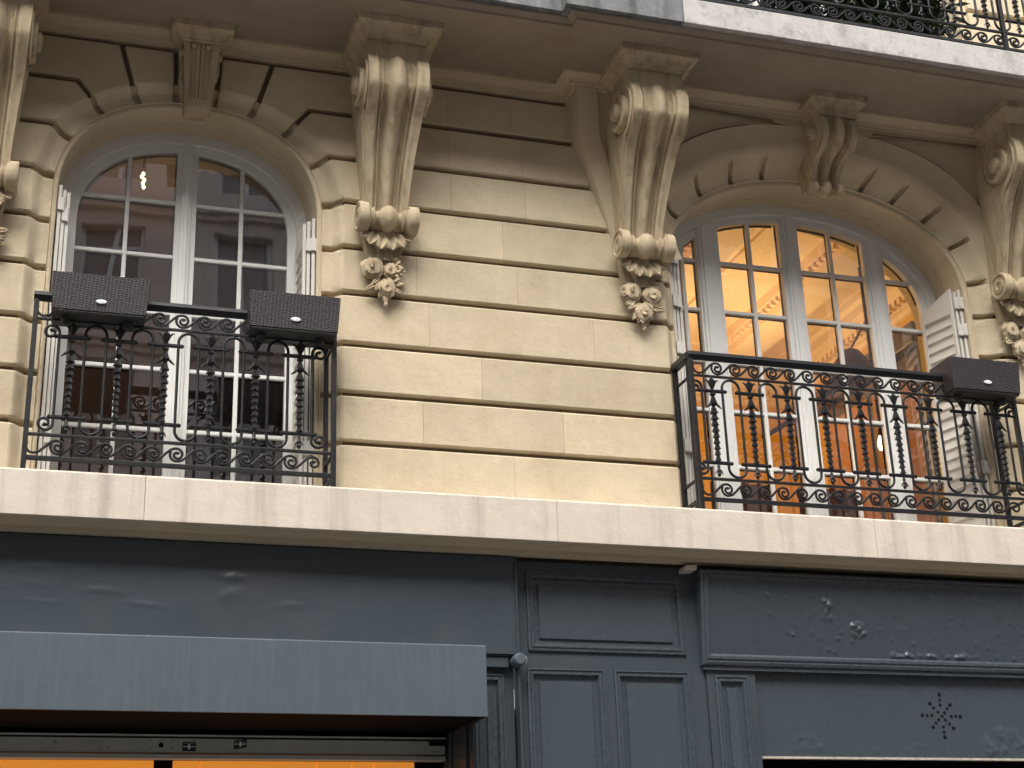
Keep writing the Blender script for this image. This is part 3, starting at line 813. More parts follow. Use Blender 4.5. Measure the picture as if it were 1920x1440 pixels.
m_.box(.825, .855, .412, .426, 4.47, supz(x=.84, **shrink(LW, .07))-.01)
m_.build('meeting_stile', M['white'], wl_, bevel=.006)
RZ = [6.605, 6.205, 5.80, 5.42, 5.0]
wr_ = window(RW, 'wide arched pale grey window lit orange from inside', [(4.1, 4.63, [4.47]), (4.73, 5.335, [5.035]), (5.405, 6.045, [5.725]), (6.125, 6.7, [])], RZ, 4.44, M['glass'])
for a_, b_ in [(4.60, 4.745), (5.325, 5.42), (6.03, 6.14)]:
    m_ = MB(); m_.prism([(a_, 4.47), (b_, 4.47), (b_, supz(x=b_, **shrink(RW, .07))), (a_, supz(x=a_, **shrink(RW, .07)))], .428, .50)
    m_.prism([(a_+.025, 4.47), (b_-.025, 4.47), (b_-.025, supz(x=b_-.025, **shrink(RW, .075))), (a_+.025, supz(x=a_+.025, **shrink(RW, .075)))], .418, .43)
    m_.build('mullion', M['white'], wr_, bevel=.005)

# shutters folded against the reveals
def shutter(parent_lbl, leaves, hinges):
    sh = bpy.data.objects.new('shutter', None); COL.objects.link(sh); sh.parent = B; sh['label'] = parent_lbl
    sh.location = Vector((leaves[0][0][0], leaves[0][0][1], 4.45))-wloc(B)
    for (p0, p1, za, zb) in leaves:
        p0, p1 = Vector(p0), Vector(p1); dd = (p1-p0); L_ = dd.length; dd.normalize(); nn = Vector((dd.y, -dd.x)); th = .011
        def P(s, o, z): q = p0+dd*s+nn*o; return (q.x, q.y, z)
        mb = MB(); ztop = lambda s: lerp(za, zb, s/L_)
        def slab(s0, s1, o0, o1, z0, z1a, z1b=None):
            z1b = z1a if z1b is None else z1b
            mb.add([P(s0, o0, z0), P(s1, o0, z0), P(s1, o1, z0), P(s0, o1, z0), P(s0, o0, z1a), P(s1, o0, z1b), P(s1, o1, z1b), P(s0, o1, z1a)],
                   [(0, 1, 2, 3), (4, 5, 6, 7), (0, 1, 5, 4), (1, 2, 6, 5), (2, 3, 7, 6), (3, 0, 4, 7)])
        slab(0, .028, -th, th, 4.46, ztop(0), ztop(.028)); slab(L_-.028, L_, -th, th, 4.46, ztop(L_-.028), ztop(L_))
        slab(.028, L_-.028, -th, th, 4.46, 4.50)
        slab(.028, L_-.028, -th, th, min(za, zb)-.10, ztop(.028), ztop(L_-.028))
        slab(.028, L_-.028, -th, th, 5.44, 5.49)
        o = mb.build('shutter_leaf', M['shutter'], sh, bevel=.003)
        mb = MB(); rows = []; z = 4.50; n_ = 0; pit = .078
        zt_ = min(za, zb)-.10
        while z < zt_:
            t_ = ((z-4.50) % pit)/pit; o_ = -.010+.020*t_**.8
            if 5.43 < z < 5.50: o_ = 0
            rows.append([P(.024, o_, z), P(L_-.024, o_, z)]); z += pit/7
        mb.grid(rows)
        mb.build('louvres', M['shutter'], sh, smooth=True, angle=40)
    for (x, y, z) in hinges:
        mb = MB(); mb.box(x-.016, x+.016, y-.012, y+.004, z-.045, z+.045); mb.lathe([(.008, -.05), (.008, .05)], (x+.018, y-.006, z), 8)
        mb.build('hinge', M['shutter'], sh, bevel=.003)
H = []
for z in (4.8, 5.55, 6.28): H += [(.030, .100, z+.04), (.060, .112, z-.03)]
shutter('white folded shutter leaves at the left of the dark window', [((.026, .105), (.022, .40), 6.46, 6.40), ((.052, .115), (.050, .40), 6.43, 6.37), ((.078, .12), (.078, .40), 6.42, 6.36)], H)
H = [(1.645-a, .105+b, z) for z in (4.8, 5.55, 6.22) for a, b in ((.0, 0), (.030, .01))]
shutter('white folded shutter leaves at the right of the dark window', [((1.648, .11), (1.650, .40), 6.42, 6.36), ((1.618, .12), (1.600, .41), 6.40, 6.34), ((1.590, .125), (1.588, .41), 6.38, 6.32)], H)
H = [(4.220+a, .10+b, z) for z in (5.0, 5.72, 6.08, 6.42) for a, b in ((0, 0), (.03, .012))]
shutter('pale folded shutter leaves at the left of the lit window', [((4.215, .11), (4.212, .40), 6.56, 6.50), ((4.245, .12), (4.242, .40), 6.55, 6.48), ((4.275, .125), (4.272, .40), 6.54, 6.46)], H)
H = [(6.570-a, .10+b, z) for z in (5.0, 5.72, 6.08, 6.30) for a, b in ((0, 0), (.034, .012))]
shutter('pale louvred shutter half open at the right of the lit window', [((6.578, .11), (6.582, .40), 6.42, 6.38), ((6.545, .12), (6.545, .40), 6.40, 6.36), ((6.512, .12), (6.430, .42), 6.42, 6.32)], H)

# ------------------------------------------------------------------ rooms behind the windows
rm = MB(); x0, x1, y0, y1, z0, z1 = 3.55, 7.8, .62, 5.2, 4.40, 7.75
def room_shell(x0, x1, y0, y1, z0, z1, holes=None):
    mb = MB(); mb.box(x0-.1, x0, y0, y1, z0, z1); mb.box(x1, x1+.1, y0, y1, z0, z1); mb.box(x0, x1, y1, y1+.1, z0, z1); return mb
rl = thing('lit_room', 'orange painted room with cream mouldings behind the wide lit window', 'room', (6, 3, 4.4))
room_shell(x0, x1, y0, y1, z0, z1).build('room_wall', M['orange'], rl)
MB().box(x0-.1, x1+.1, y0, y1+.1, z1, z1+.1).build('ceiling', M['ceil'], rl)
MB().box(x0-.1, x1+.1, y0, y1+.1, z0-.1, z0).build('floor', M['wood'], rl)
cn = MB(); cp_ = [(0, z1-.34), (.03, z1-.33), (.03, z1-.28), (.07, z1-.27), (.09, z1-.20), (.16, z1-.13), (.17, z1-.09), (.26, z1-.07), (.28, z1-.02), (.36, z1-.018), (.36, z1-.001)]
sweep_xy(cn, [(x0, y0), (x0, y1), (x1, y1), (x1, y0)], cp_)
for yy in [y0+.1+.09*i for i in range(50)]:
    for xx, s in ((x0, 1), (x1, -1)): cn.box(min(xx+s*.08, xx+s*.15), max(xx+s*.08, xx+s*.15), yy, yy+.045, z1-.26, z1-.20)
for i in range(54): cn.box(x0+.15+.09*i, x0+.195+.09*i, y1-.15, y1-.08, z1-.26, z1-.20)
cn.build('cornice', M['ceil'], rl)
bmn = MB()
for xx in (5.35, 6.65):
    bmn.box(xx, xx+.34, y0, y1, z1-.22, z1+.01); bmn.box(xx-.06, xx+.40, y0, y1, z1-.10, z1+.005)
    for i in range(48): bmn.box(xx-.045, xx+.385, y0+.08+.095*i, y0+.125+.095*i, z1-.145, z1-.105)
bmn.build('ceiling_beam', M['ceil'], rl)
tr = MB()
for (a_, b_) in [(3.95, 5.1), (5.95, 6.75)]:
    for k, (i0, i1) in enumerate([(0, .05)]):
        tr.box(a_, b_, 1.1, 1.16, z1-.03, z1+.001); tr.box(a_, b_, 4.4, 4.46, z1-.03, z1+.001); tr.box(a_, a_+.06, 1.16, 4.4, z1-.03, z1+.001); tr.box(b_-.06, b_, 1.16, 4.4, z1-.03, z1+.001)
tr.build('ceiling_panel_mould', M['ceil'], rl)
bc = thing('cabinet', 'tall dark brown wooden cabinet with moulded top inside the lit room', 'cabinet', (7.5, 2.6, 4.4))
m_ = MB(); m_.box(7.35, 7.79, 1.9, 3.6, 4.4, 6.75); m_.build('cabinet_body', M['wood'], bc, bevel=.01)
m_ = MB(); m_.box(7.25, 7.79, 1.8, 3.7, 6.752, 6.86); m_.box(7.29, 7.79, 1.84, 3.66, 6.861, 6.98); m_.build('cabinet_top', M['wood'], bc, bevel=.015)
for yy in (1.95, 2.78):
    m_ = MB(); m_.box(7.33, 7.348, yy, yy+.75, 4.5, 6.6); m_.build('cabinet_door', M['redcurtain'], bc, bevel=.006)
def curtain(xa, xb, y, z0_, z1_, m, label, arc=0):
    mb = MB(); rows = []; N = int((xb-xa)/.012)
    for i in range(N+1):
        x = lerp(xa, xb, i/N); yy = y+.022*math.sin(i*.72)+.008*math.sin(i*1.9); t = i/N
        zz = z1_-arc*(2*t-1)**2
        rows.append([(x, yy, z0_), (x+.004*math.sin(i), yy+.004, lerp(z0_, zz, .5)), (x, yy*1.0, zz)])
    mb.grid(rows); o = mb.build('curtain', m, None, smooth=True, angle=80); tag(o, label, 'curtain'); return o
curtain(4.78, 5.28, .95, 4.42, 5.05, M['redcurtain'], 'short brown curtain behind the left door of the lit window')
curtain(5.50, 6.0, .95, 4.42, 5.05, M['redcurtain'], 'short brown curtain behind the right door of the lit window')
curtain(4.30, 4.56, .80, 4.42, 7.0, M['ceil'], 'cream curtain hanging at the left edge of the lit window')
def lamp(name, loc, e, col, r=.15):
    l = bpy.data.lights.new(name, 'POINT'); l.energy = e; l.color = col; l.shadow_soft_size = r
    o = bpy.data.objects.new(name, l); COL.objects.link(o); return o, loc
ch = thing('hanging_lamp', 'hanging lamp with bright bulb glowing low in the lit room', 'lamp', (6.93, 2.0, 6.0))
m_ = MB(); m_.tube([(6.93, 2.0, 7.74), (6.93, 2.0, 5.98)], .008, 6); m_.lathe([(.02, 5.98), (.03, 5.94), (.035, 5.92)], (6.93, 2.0, 0), 10); m_.build('stem', M['wood'], ch)
m_ = MB(); m_.lathe([(.20, 6.30), (.17, 6.42), (.08, 6.55), (.02, 6.58)], (6.55, 1.7, 0), 20); m_.tube([(6.55, 1.7, 6.56), (6.93, 2.0, 7.0)], .01, 6); m_.tube([(6.55, 1.7, 6.35), (6.1, 1.75, 6.0), (5.7, 1.8, 5.75)], [.03, .025, .02], 6); m_.build('lamp_shade', M['wood'], ch, smooth=True)
m_ = MB(); m_.lathe([(.006, 5.79), (.022, 5.80), (.030, 5.83), (.024, 5.88), (.014, 5.92)], (6.93, 2.0, 0), 12); m_.build('bulb', emis('warm_bulb', (1, .72, .4), 8), ch, smooth=True)
for nm, lc, e in (('lamp_light', (6.25, 3.3, 6.5), 55), ('lamp_light', (4.7, 3.2, 6.2), 50)):
    o, lc = lamp(nm, lc, e, (1, .72, .32), .3); o.parent = ch; o.location = Vector(lc)-wloc(ch)
# dark room
rd = thing('dark_room', 'dim brown room behind the left arched window', 'room', (1, 3, 4.4))
m_ = room_shell(-1.2, 3.3, .62, 4.2, 4.40, 7.75); m_.build('room_wall', M['roomdark'], rd)
MB().box(-1.3, 3.4, .62, 4.3, 7.75, 7.85).build('ceiling', M['roomdark'], rd)
MB().box(-1.3, 3.4, .62, 4.3, 4.30, 4.40).build('floor', M['wood'], rd)
curtain(.90, 1.56, .66, 4.45, 6.98, M['curtain'], 'grey pleated curtain drawn behind the right half of the dark window', .0)
cl = thing('chandelier', 'small lit crystal lamp hanging in the dark room', 'lamp', (.61, 1.5, 7.25))
m_ = MB(); m_.tube([(.61, 1.5, 7.74), (.61, 1.5, 7.42)], .006, 6); m_.build('stem', M['wood'], cl)
m_ = MB()
for i, (dx, dz) in enumerate([(0, 0), (.012, .05), (-.015, .09), (.01, -.05), (.0, .13)]): m_.lathe([(.004, -.018), (.013, -.008), (.014, .008), (.004, .018)], (.61+dx*.7, 1.5, 7.29+dz*.62), 8)
for dx, dz in [(-.20, .02), (-.205, .09), (-.2, .15)]: m_.lathe([(.003, -.010), (.006, 0), (.003, .010)], (.715+dx, 1.5, 7.24+dz*.7), 6)
m_.build('bulb_cluster', emis('chandelier_glow', (1, .74, .42), 2.2), cl, smooth=True)

o, lc = lamp('chandelier_light', None, 9, (1, .72, .42), .08); o.parent = cl; o.location = Vector((.75, 2.2, 6.9))-wloc(cl)

# ------------------------------------------------------------------ iron railings
def wave(mb, x0, y, zc, pitch, Rr=.041, flip=False, r=.0082):
    """one running-dog scroll from the foot of the scroll centred x0 to the eye of the next"""
    s = -1 if flip else 1; pts = []
    for i in range(7):
        a = R(lerp(150, 285, i/6)); pts.append((Rr*math.cos(a), Rr*math.sin(a)))
    for i in range(1, 5):
        t = i/5; t2 = t*t*(3-2*t); pts.append((lerp(Rr*math.cos(R(285)), pitch+Rr*math.cos(R(112)), t), lerp(Rr*math.sin(R(285)), Rr*math.sin(R(112)), t2)))
    for i in range(20):
        t = i/19; a = R(lerp(112, -330, t)); q = Rr*(1-.80*t**.8); pts.append((pitch+q*math.cos(a), q*math.sin(a)))
    rr = [r]*(len(pts)-4)+[r*1.1, r*1.35, r*1.5, r*1.3]
    mb.tube([(x0+s*px, y, zc+pz) for px, pz in pts], rr, 6)
def garland(x, y, dz, parent):
    mb = MB(); c = (x, y, dz)
    # tulip above the upper crossbar
    mb.lathe([(.006, 5.270), (.012, 5.285), (.020, 5.31), (.024, 5.335), (.015, 5.345), (.006, 5.356), (.009, 5.364), (.004, 5.372)], c, 10, star=.12)
    for s in (-1, 1):
        mb.tube([(x+s*.010, y, dz+5.30), (x+s*.022, y, dz+5.325), (x+s*.038, y, dz+5.343), (x+s*.050, y, dz+5.340)], [.009, .008, .006, .003], 6)
    mb.lathe([(.004, 5.262), (.016, 5.250), (.020, 5.238), (.009, 5.228), (.016, 5.205), (.024, 5.175), (.014, 5.160), (.006, 5.15)], c, 10, star=.15)
    for s in (-1, 1):
        mb.tube([(x+s*.008, y, dz+5.205), (x+s*.020, y-.004, dz+5.172), (x+s*.040, y-.006, dz+5.152), (x+s*.056, y, dz+5.142)], [.008, .009, .007, .003], 6)
    z = 5.150
    n = 9
    for i in range(n):
        h = .0435*(1-.012*i); k = 1-.035*i; j = random.uniform(-.002, .002)
        mb.lathe([(.006*k, z), (.014*k, z-h*.15), (.017*k, z-h*.5), (.022*k, z-h*.82), (.028*k, z-h*1.0), (.012*k, z-h*.92)], (x+j, y, dz), 10, star=.16)
        z -= h
    mb.lathe([(.006, z), (.014, z-.008), (.013, z-.02), (.005, z-.03)], c, 8)
    mb.lathe([(.006, 4.755), (.011, 4.735), (.009, 4.715), (.016, 4.705), (.005, 4.700), (.012, 4.690), (.013, 4.678), (.004, 4.664)], c, 8)
    for s in (-1, 1): mb.tube([(x+s*.004, y, dz+4.716), (x+s*.016, y, dz+4.700), (x+s*.027, y, dz+4.684)], [.006, .006, .003], 5)
    return mb.build('garland_drop', M['iron'], parent, smooth=True, angle=40)
def spiral(mb, x, y, z, s, up_, r0=.045):     # end scroll: starts at the upright top/bottom, curls towards the post
    pts = []
    for i in range(24):
        t = i/23; a = lerp(0, 470, t); q = r0*(1-.82*t**.9)
        ang = R(a) ; pts.append((x+s*(-r0+0)+s*q*math.cos(ang), y, z+up_*q*math.sin(ang)))
    return pts
def railing(name, label, xa, xb, y, dz, gx, hu, pitch, wave_n, wx0, flips=(), posts=(), ret_left=False, ret_right=False, lite=False, hooks=True):
    rl_ = thing(name, label, 'railing', ((xa+xb)/2, y, 4.44+dz), 'wrought iron balcony railings')
    Y = y
    m = MB(); m.xprism([(Y-.026, 5.515+dz), (Y-.022, 5.540+dz), (Y+.022, 5.540+dz), (Y+.026, 5.515+dz), (Y+.018, 5.500+dz), (Y+.010, 5.484+dz), (Y-.010, 5.484+dz), (Y-.018, 5.500+dz)], xa-.018, xb+.018)
    if ret_left: m.box(xa-.026, xa+.026, Y+.02, .03, 5.495+dz, 5.541+dz)
    if ret_right: m.box(xb-.026, xb+.026, Y+.02, .03, 5.495+dz, 5.541+dz)
    m.build('handrail', M['iron'], rl_, bevel=.004)
    for z, h, nm in ((5.372, .008, 'rail'), (4.650, .009, 'rail'), (4.508, .014, 'bottom_rail')):
        m = MB(); m.box(xa, xb, Y-.010, Y+.010, z-h+dz, z+h+dz)
        if ret_left: m.box(xa-.009, xa+.009, Y+.012, .03, z-h+dz, z+h+dz)
        if ret_right: m.box(xb-.009, xb+.009, Y+.012, .03, z-h+dz, z+h+dz)
        m.build(nm, M['iron'], rl_, bevel=.003)
    for px in posts:
        m = MB(); m.box(px-.015, px+.015, Y-.016, Y+.016, 4.43+dz, 5.49+dz)
        m.build('post', M['iron'], rl_, bevel=.003)
    if ret_left:
        m = MB(); m.box(xa-.014, xa+.014, -.012, .02, 4.43+dz, 5.50+dz); m.box(xa-.014, xa+.014, Y+.03, Y+.055, 4.43+dz, 5.50+dz); m.tube([(xa, Y+.02, 4.50+dz), (xa, -.10, 4.44+dz), (xa, -.02, 4.436+dz)], .012, 6); m.build('post', M['iron'], rl_, bevel=.003)
    if ret_right:
        m = MB(); m.box(xb-.014, xb+.014, -.012, .02, 4.43+dz, 5.50+dz); m.build('post', M['iron'], rl_, bevel=.003)
    # arches and uprights
    n = len(gx)
    for i, g in enumerate(gx):
        m = MB(); m.tube([(g-hu-.024, Y, 5.267+dz), (g+hu+.024, Y, 5.267+dz)], .0125, 8)
        m.lathe([(.004, -.008), (.0135, 0), (.006, .006)], (g-hu-.026, Y, 5.267+dz), 8, 'x'); m.lathe([(.006, -.006), (.0135, 0), (.004, .008)], (g+hu+.026, Y, 5.267+dz), 8, 'x')
        m.build('crossbar', M['iron'], rl_, smooth=True)
        m = MB(); m.tube([(g-hu-.026, Y, 4.762+dz), (g+hu+.026, Y, 4.762+dz)], .0125, 8)
        m.lathe([(.004, -.008), (.0135, 0), (.006, .006)], (g-hu-.028, Y, 4.762+dz), 8, 'x'); m.lathe([(.006, -.006), (.0135, 0), (.004, .008)], (g+hu+.028, Y, 4.762+dz), 8, 'x')
        m.build('crossbar', M['iron'], rl_, smooth=True)
        garland(g, Y-.004, dz, rl_)
    for i in range(n-1):
        a, b = gx[i]+hu, gx[i+1]-hu; rad = (b-a)/2; cx_ = (a+b)/2; zt, zb = 5.353-rad+dz, 4.668+rad+dz
        pts = [(cx_-rad*math.cos(math.pi*k/14), Y, zt+rad*math.sin(math.pi*k/14)) for k in range(15)]
        pts += [(cx_+rad*math.cos(math.pi*k/14), Y, zb-rad*math.sin(math.pi*k/14)) for k in range(15)]
        pts.append(pts[0]); m = MB(); m.tube(pts, .0092, 8, cap=False)
        for zz in (5.361, 4.660): m.lathe([(.009, -.008), (.012, 0), (.009, .008)], (cx_, Y, zz+dz), 8)
        m.build('looped_baluster', M['iron'], rl_, smooth=True, angle=60)
    for s, g, px in ((-1, gx[0], xa), (1, gx[-1], xb)):
        ux = g+s*hu; room = abs(px-ux)-.012; m = MB(); r0 = .046; arc = .045
        up = []; cxs = ux+s*arc
        # top: rises, bends over towards the post, curls in
        for sg, zc in ((1, 5.290), (-1, 4.725)):
            pts = [(ux, Y, 5.02+dz), (ux, Y, zc+dz-sg*.0)]
            for k in range(1, 28):
                t = k/27; ang = lerp(180, -300, t); q = r0*(1-.80*max(0, t-.12)/.88)
                pts.append((cxs+s*q*math.cos(R(ang)), Y, zc+dz+sg*q*math.sin(R(ang))))
            m.tube(pts, [.0092]*(len(pts)-3)+[.011, .014, .014], 8)
        m.build('end_scroll', M['iron'], rl_, smooth=True, angle=60)
    for zc, nm in ((4.580, 'wave_scroll_band'), (5.432, 'wave_scroll_band')):
        m = MB()
        for k in range(wave_n):
            xx = wx0+pitch*k
            if k in flips: wave(m, xx+pitch, Y, zc+dz, pitch, flip=True)
            else: wave(m, xx, Y, zc+dz, pitch)
        m.build(nm, M['iron'], rl_, smooth=True, angle=60)
    return rl_
rL = railing('balcony_railing', 'black scrolled iron railing in front of the dark left window, carrying two wicker planters', -.06, 1.72, -.25, 0, [.157+.2705*k for k in range(6)], .0745, .1345, 12, -.013, posts=(-.06, 1.72), ret_right=True)
rR = railing('balcony_railing', 'black scrolled iron railing in front of the wide lit window, carrying one wicker planter', 4.133, 6.632, -.25, 0, [4.275+.2755*k for k in range(9)], .0745, .1365, 17, 4.19, posts=(4.133, 6.632), ret_left=True, ret_right=True)
gxu = [3.395+.2755*k for k in range(12)]+[6.70+.2755*k for k in range(5)]
rU = railing('balcony_railing', 'black scrolled iron railing along the pale balcony slab at the top of the picture', 3.25, 8.2, -.93, 3.375, gxu, .0745, .1365, 35, 3.37, flips=(15, 16, 17, 18), posts=(3.25, 6.56, 8.2))

# ------------------------------------------------------------------ planters
def planter(xc, label, yc=-.262):
    p = thing('planter', label, 'planter', (xc, yc, 5.38), 'dark wicker planters hung on the railings')
    m = MB(); wt, wb, dt, db = .282, .268, .135, .120; z0_, z1_ = 5.392, 5.622; y = yc
    def ring(w_, d_, z): return [(xc-w_, y-d_, z), (xc+w_, y-d_, z), (xc+w_, y+d_, z), (xc-w_, y+d_, z)]
    m.grid([ring(wb, db, z0_), ring(wt, dt, z1_), ring(wt-.012, dt-.012, z1_), ring(wb-.01, db-.01, z0_+.12)], True)
    m.f.append((len(m.v)-4, len(m.v)-3, len(m.v)-2, len(m.v)-1))
    m.build('basket', M['wicker'], p, bevel=.004)
    m = MB(); m.box(xc-wb+.004, xc+wb-.004, y-db+.004, y+db-.004, 5.372, z0_+.001)
    m.build('underside', M['blackplastic'], p, bevel=.01)
    for dx in (-.19, .17):
        m = MB(); m.lathe([(.030, 5.372), (.030, 5.345), (.024, 5.330), (.006, 5.328)], (xc+dx, y-.03, 0), 14); m.build('foot', M['blackplastic'], p, smooth=True)
    m = MB(); m.lathe([(.002, -.006), (.030, -.004), (.033, .002)], (0, 0, 0), 24, 'y')
    m.v = [(xc+.005+x*1.0, y-.127+yy, 5.452+z*.42) for x, yy, z in m.v]; m.build('name_plate', M['whiteplate'], p, smooth=True)
    m = MB(); m.box(xc+.225, xc+.239, y-.02, y-.015, 5.56, 5.675); m.build('plant_tag', M['pink'], p, bevel=.002)
    m = MB(); m.box(xc-wt+.014, xc+wt-.014, y-dt+.014, y+dt-.014, 5.53, 5.54); m.build('soil', mat('dark_soil', (.03, .02, .015), .95, bump=.01), p)
planter(.298, 'dark wicker planter hooked on the left end of the left railing')
planter(1.450, 'dark wicker planter hooked on the right end of the left railing')
planter(6.340, 'dark wicker planter hooked on the railing of the lit window')

# ------------------------------------------------------------------ shop fronts
def panel_mould(mb, x0, x1, z0, z1, y, prof):   # picture-frame moulding; prof (inward, y offset)
    rows = []
    for (sx, sz) in ((0, 0), (1, 0), (1, 1), (0, 1), (0, 0)):
        rows.append([((x0+i) if sx == 0 else (x1-i), y-o, (z0+i) if sz == 0 else (z1-i)) for i, o in prof])
    mb.grid(rows)
PM = [(0, 0), (.001, .016), (.010, .018), (.013, .010), (.022, .010), (.025, .016), (.036, .016), (.040, .002), (.046, -.010), (.075, -.012), (.080, -.004), (.083, .002)]
def bpart(name, label, loc):
    o = bpy.data.objects.new(name, None); COL.objects.link(o); o.parent = B; o.location = Vector(loc)-wloc(B); o['label'] = label; return o
SF = bpart('shop_front', 'slate grey shop front with plain fascia board and moulded panels', (2.2, 0, .14))
m = MB(); m.box(-3, 2.903, -.070, .02, 3.498, 4.11); rows = []; rw = random.Random(11)
wr = [(rw.uniform(-.2, 2.8), rw.uniform(3.7, 4.08), rw.uniform(.03, .12), rw.uniform(.008, .022), rw.uniform(.001, .0035), rw.uniform(-.15, .05)) for _ in range(26)] + [(1.17, 3.90, .05, .02, .006, 0), (1.15, 3.80, .06, .035, .005, .2), (1.17, 3.92, .012, .008, .008, 0)]
for i in range(301):
    x = lerp(-.5, 2.9029, i/300); row = []
    for j in range(61):
        z = lerp(3.499, 4.109, j/60); h = .0018*math.sin(x*2.1+z*5)+.0012*math.sin(x*5.3-z*11)
        for bx, bz, sx_, sz_, a_, sh_ in wr:
            d2 = ((x-bx)/sx_)**2+((z-bz-sh_*(x-bx))/sz_)**2
            if d2 < 7: h += a_*math.exp(-d2)
        row.append((x, -.075-h, z))
    rows.append(row)
m.grid(rows); m.box(-3, -.5, -.075, -.069, 3.499, 4.109)
m.build('fascia_board', M['slate'], SF, smooth=True, angle=50)
def framed(name, x0, x1, z0, z1, y, panels, m_s):   # board with recessed panels
    mb = MB()
    xs = sorted(set([x0, x1]+[p[0] for p in panels]+[p[1] for p in panels])); zs = sorted(set([z0, z1]+[p[2] for p in panels]+[p[3] for p in panels]))
    for i in range(len(xs)-1):
        for j in range(len(zs)-1):
            cx_, cz_ = (xs[i]+xs[i+1])/2, (zs[j]+zs[j+1])/2
            if any(p[0] < cx_ < p[1] and p[2] < cz_ < p[3] for p in panels): continue
            mb.add([(xs[i], y, zs[j]), (xs[i+1], y, zs[j]), (xs[i+1], y, zs[j+1]), (xs[i], y, zs[j+1])], [(0, 1, 2, 3)])
    mb.add([(x0, y, z0), (x1, y, z0), (x1, y+.05, z0), (x0, y+.05, z0), (x0, y, z1), (x1, y, z1), (x1, y+.05, z1), (x0, y+.05, z1)], [(0, 1, 2, 3), (4, 5, 6, 7), (0, 3, 7, 4), (1, 2, 6, 5)])
    mb.build(name, m_s, SF)
    for p in panels:
        q = MB(); panel_mould(q, p[0]-.012, p[1]+.012, p[2]-.012, p[3]+.012, y, PM)
        a, b, c, d_ = p[0]+.070, p[1]-.070, p[2]+.070, p[3]-.070
        q.box(a, b, y-.003, y+.04, c, d_)
        q.build('moulded_panel', M['slate_gloss'], SF, smooth=True, angle=25)
YP = -.02
framed('panelled_pilaster', 2.905, 4.165, 0.14, 4.100, YP, [(3.000, 4.030, 3.545, 4.020), (2.985, 3.465, 1.30, 3.415), (3.555, 4.035, 1.30, 3.415)], M['slate'])
m = MB(); m.box(2.898, 2.912, -.090, -.018, .14, 4.10); m.build('corner_strip', M['slate'], SF, bevel=.004)
framed('narrow_panel', 2.628, 2.892, .14, 3.50, YP+.015, [(2.65, 2.815, 1.3, 3.375)], M['slate'])
m = MB(); m.box(2.60, 2.85, -.055, -.008, 3.420, 3.485); m.box(2.60, 2.85, -.065, -.008, 3.487, 3.496); m.build('crank_bar', M['slate'], SF, bevel=.006)
m = MB(); m.lathe([(.036, .05), (.040, .0), (.040, -.05), (.034, -.062), (.028, -.066)], (2.895, -.09, 3.455), 24, 'y'); m.build('awning_crank_eye', M['awning'], SF, smooth=True, angle=30)
m = MB(); m.tube([(2.905+.045*math.cos(R(a)), -.10-.012*math.sin(R(a)), 3.458+.032*math.sin(R(a))) for a in range(-80, 90, 12)], .005, 6); m.build('crank_ring', M['alu'], SF, smooth=True)
# recess reveal right of the shutter opening
m = MB(); m.box(2.625, 2.70, .002, .55, .14, 3.30); m.box(2.605, 2.624, .10, .55, .14, 3.30); m.box(2.59, 2.604, .38, .55, .14, 3.30); m.build('jamb', M['slate'], SF, bevel=.006)
m = MB(); m.box(-3, 2.6, .50, .55, 3.0, 3.4); m.box(-3, 2.6, .02, .50, 3.31, 3.4); m.build('recess_top', M['dark'], SF)
# awning box
AB = thing('awning_box', 'long slate grey metal awning box with rain streaks over the left shop opening', 'awning box', (1, -.2, 3.07))
m = MB(); m.xprism([(-.300, 3.080), (-.300, 3.492), (-.294, 3.500), (-.06, 3.500), (-.06, 3.494), (-.290, 3.490), (-.290, 3.090), (-.285, 3.0805)], -3, 2.634)
m.build('front_cover', M['awning'], AB, bevel=.002)
m = MB(); m.xprism([(-.289, 3.082), (-.289, 3.489), (.0, 3.489), (.0, 3.30), (.36, 3.30), (.42, 3.082)], 2.622, 2.6335); m.build('end_cap', M['slate'], AB)
m = MB(); m.xprism([(-.284, 3.094), (-.284, 3.10), (.40, 3.10), (.40, 3.094)], -3, 2.62); m.build('underside', mat('black_underside', (.004, .004, .004), .9, spec=.1), AB)
# roller shutter box and lit shop
RS = thing('roller_shutter', 'dull aluminium roller shutter bottom bar under the awning box', 'roller shutter', (1, .45, 2.8))
m = MB(); m.xprism([(.44, 2.965), (.44, 3.05), (.50, 3.05), (.50, 2.965)], -3, 2.575); m.build('shutter_bar', M['alu'], RS, bevel=.004)
m = MB(); m.xprism([(.42, 3.062), (.42, 3.070), (.50, 3.070), (.50, 3.062)], -3, 2.575); m.build('shutter_slat', M['alu'], RS, bevel=.002)
m = MB(); m.xprism([(.43, 2.930), (.43, 2.957), (.50, 2.957), (.50, 2.930)], -3, 2.575); m.build('shutter_lip', M['alu'], RS, bevel=.003)
# markings on the shutter bar: two small black stickers with a pale cross, keyhole and holes
for i, (xa, xb, za, zb, tilt) in enumerate([(.965, 1.045, 2.975, 3.028, 0), (1.268, 1.345, 2.988, 3.038, .012)]):
    m = MB(); m.add([(xa, .437, za), (xb, .437, za+tilt), (xb, .437, zb+tilt), (xa, .437, zb)], [(0, 1, 2, 3)]); o = m.build('sticker', M['blackplastic'], RS)
    m = MB(); xc, zc = (xa+xb)/2, (za+zb)/2+tilt/2
    m.box(xa+.004, xb-.004, .434, .4365, zc-.0022, zc+.0022); m.box(xc-.006, xc+.006, .4335, .436, zc-.014, zc+.014)
    for k in range(9): m.box(xa+.008+k*.0075, xa+.0105+k*.0075, .434, .4365, zb-.010, zb-.0075)
    m.build('sticker_cross', M['whiteplate'], RS)
m = MB(); m.lathe([(.0145, .001), (.0145, -.004), (.010, -.005)], (.842, .44, 3.008), 16, 'y'); m.build('lock_hole', M['dark'], RS)
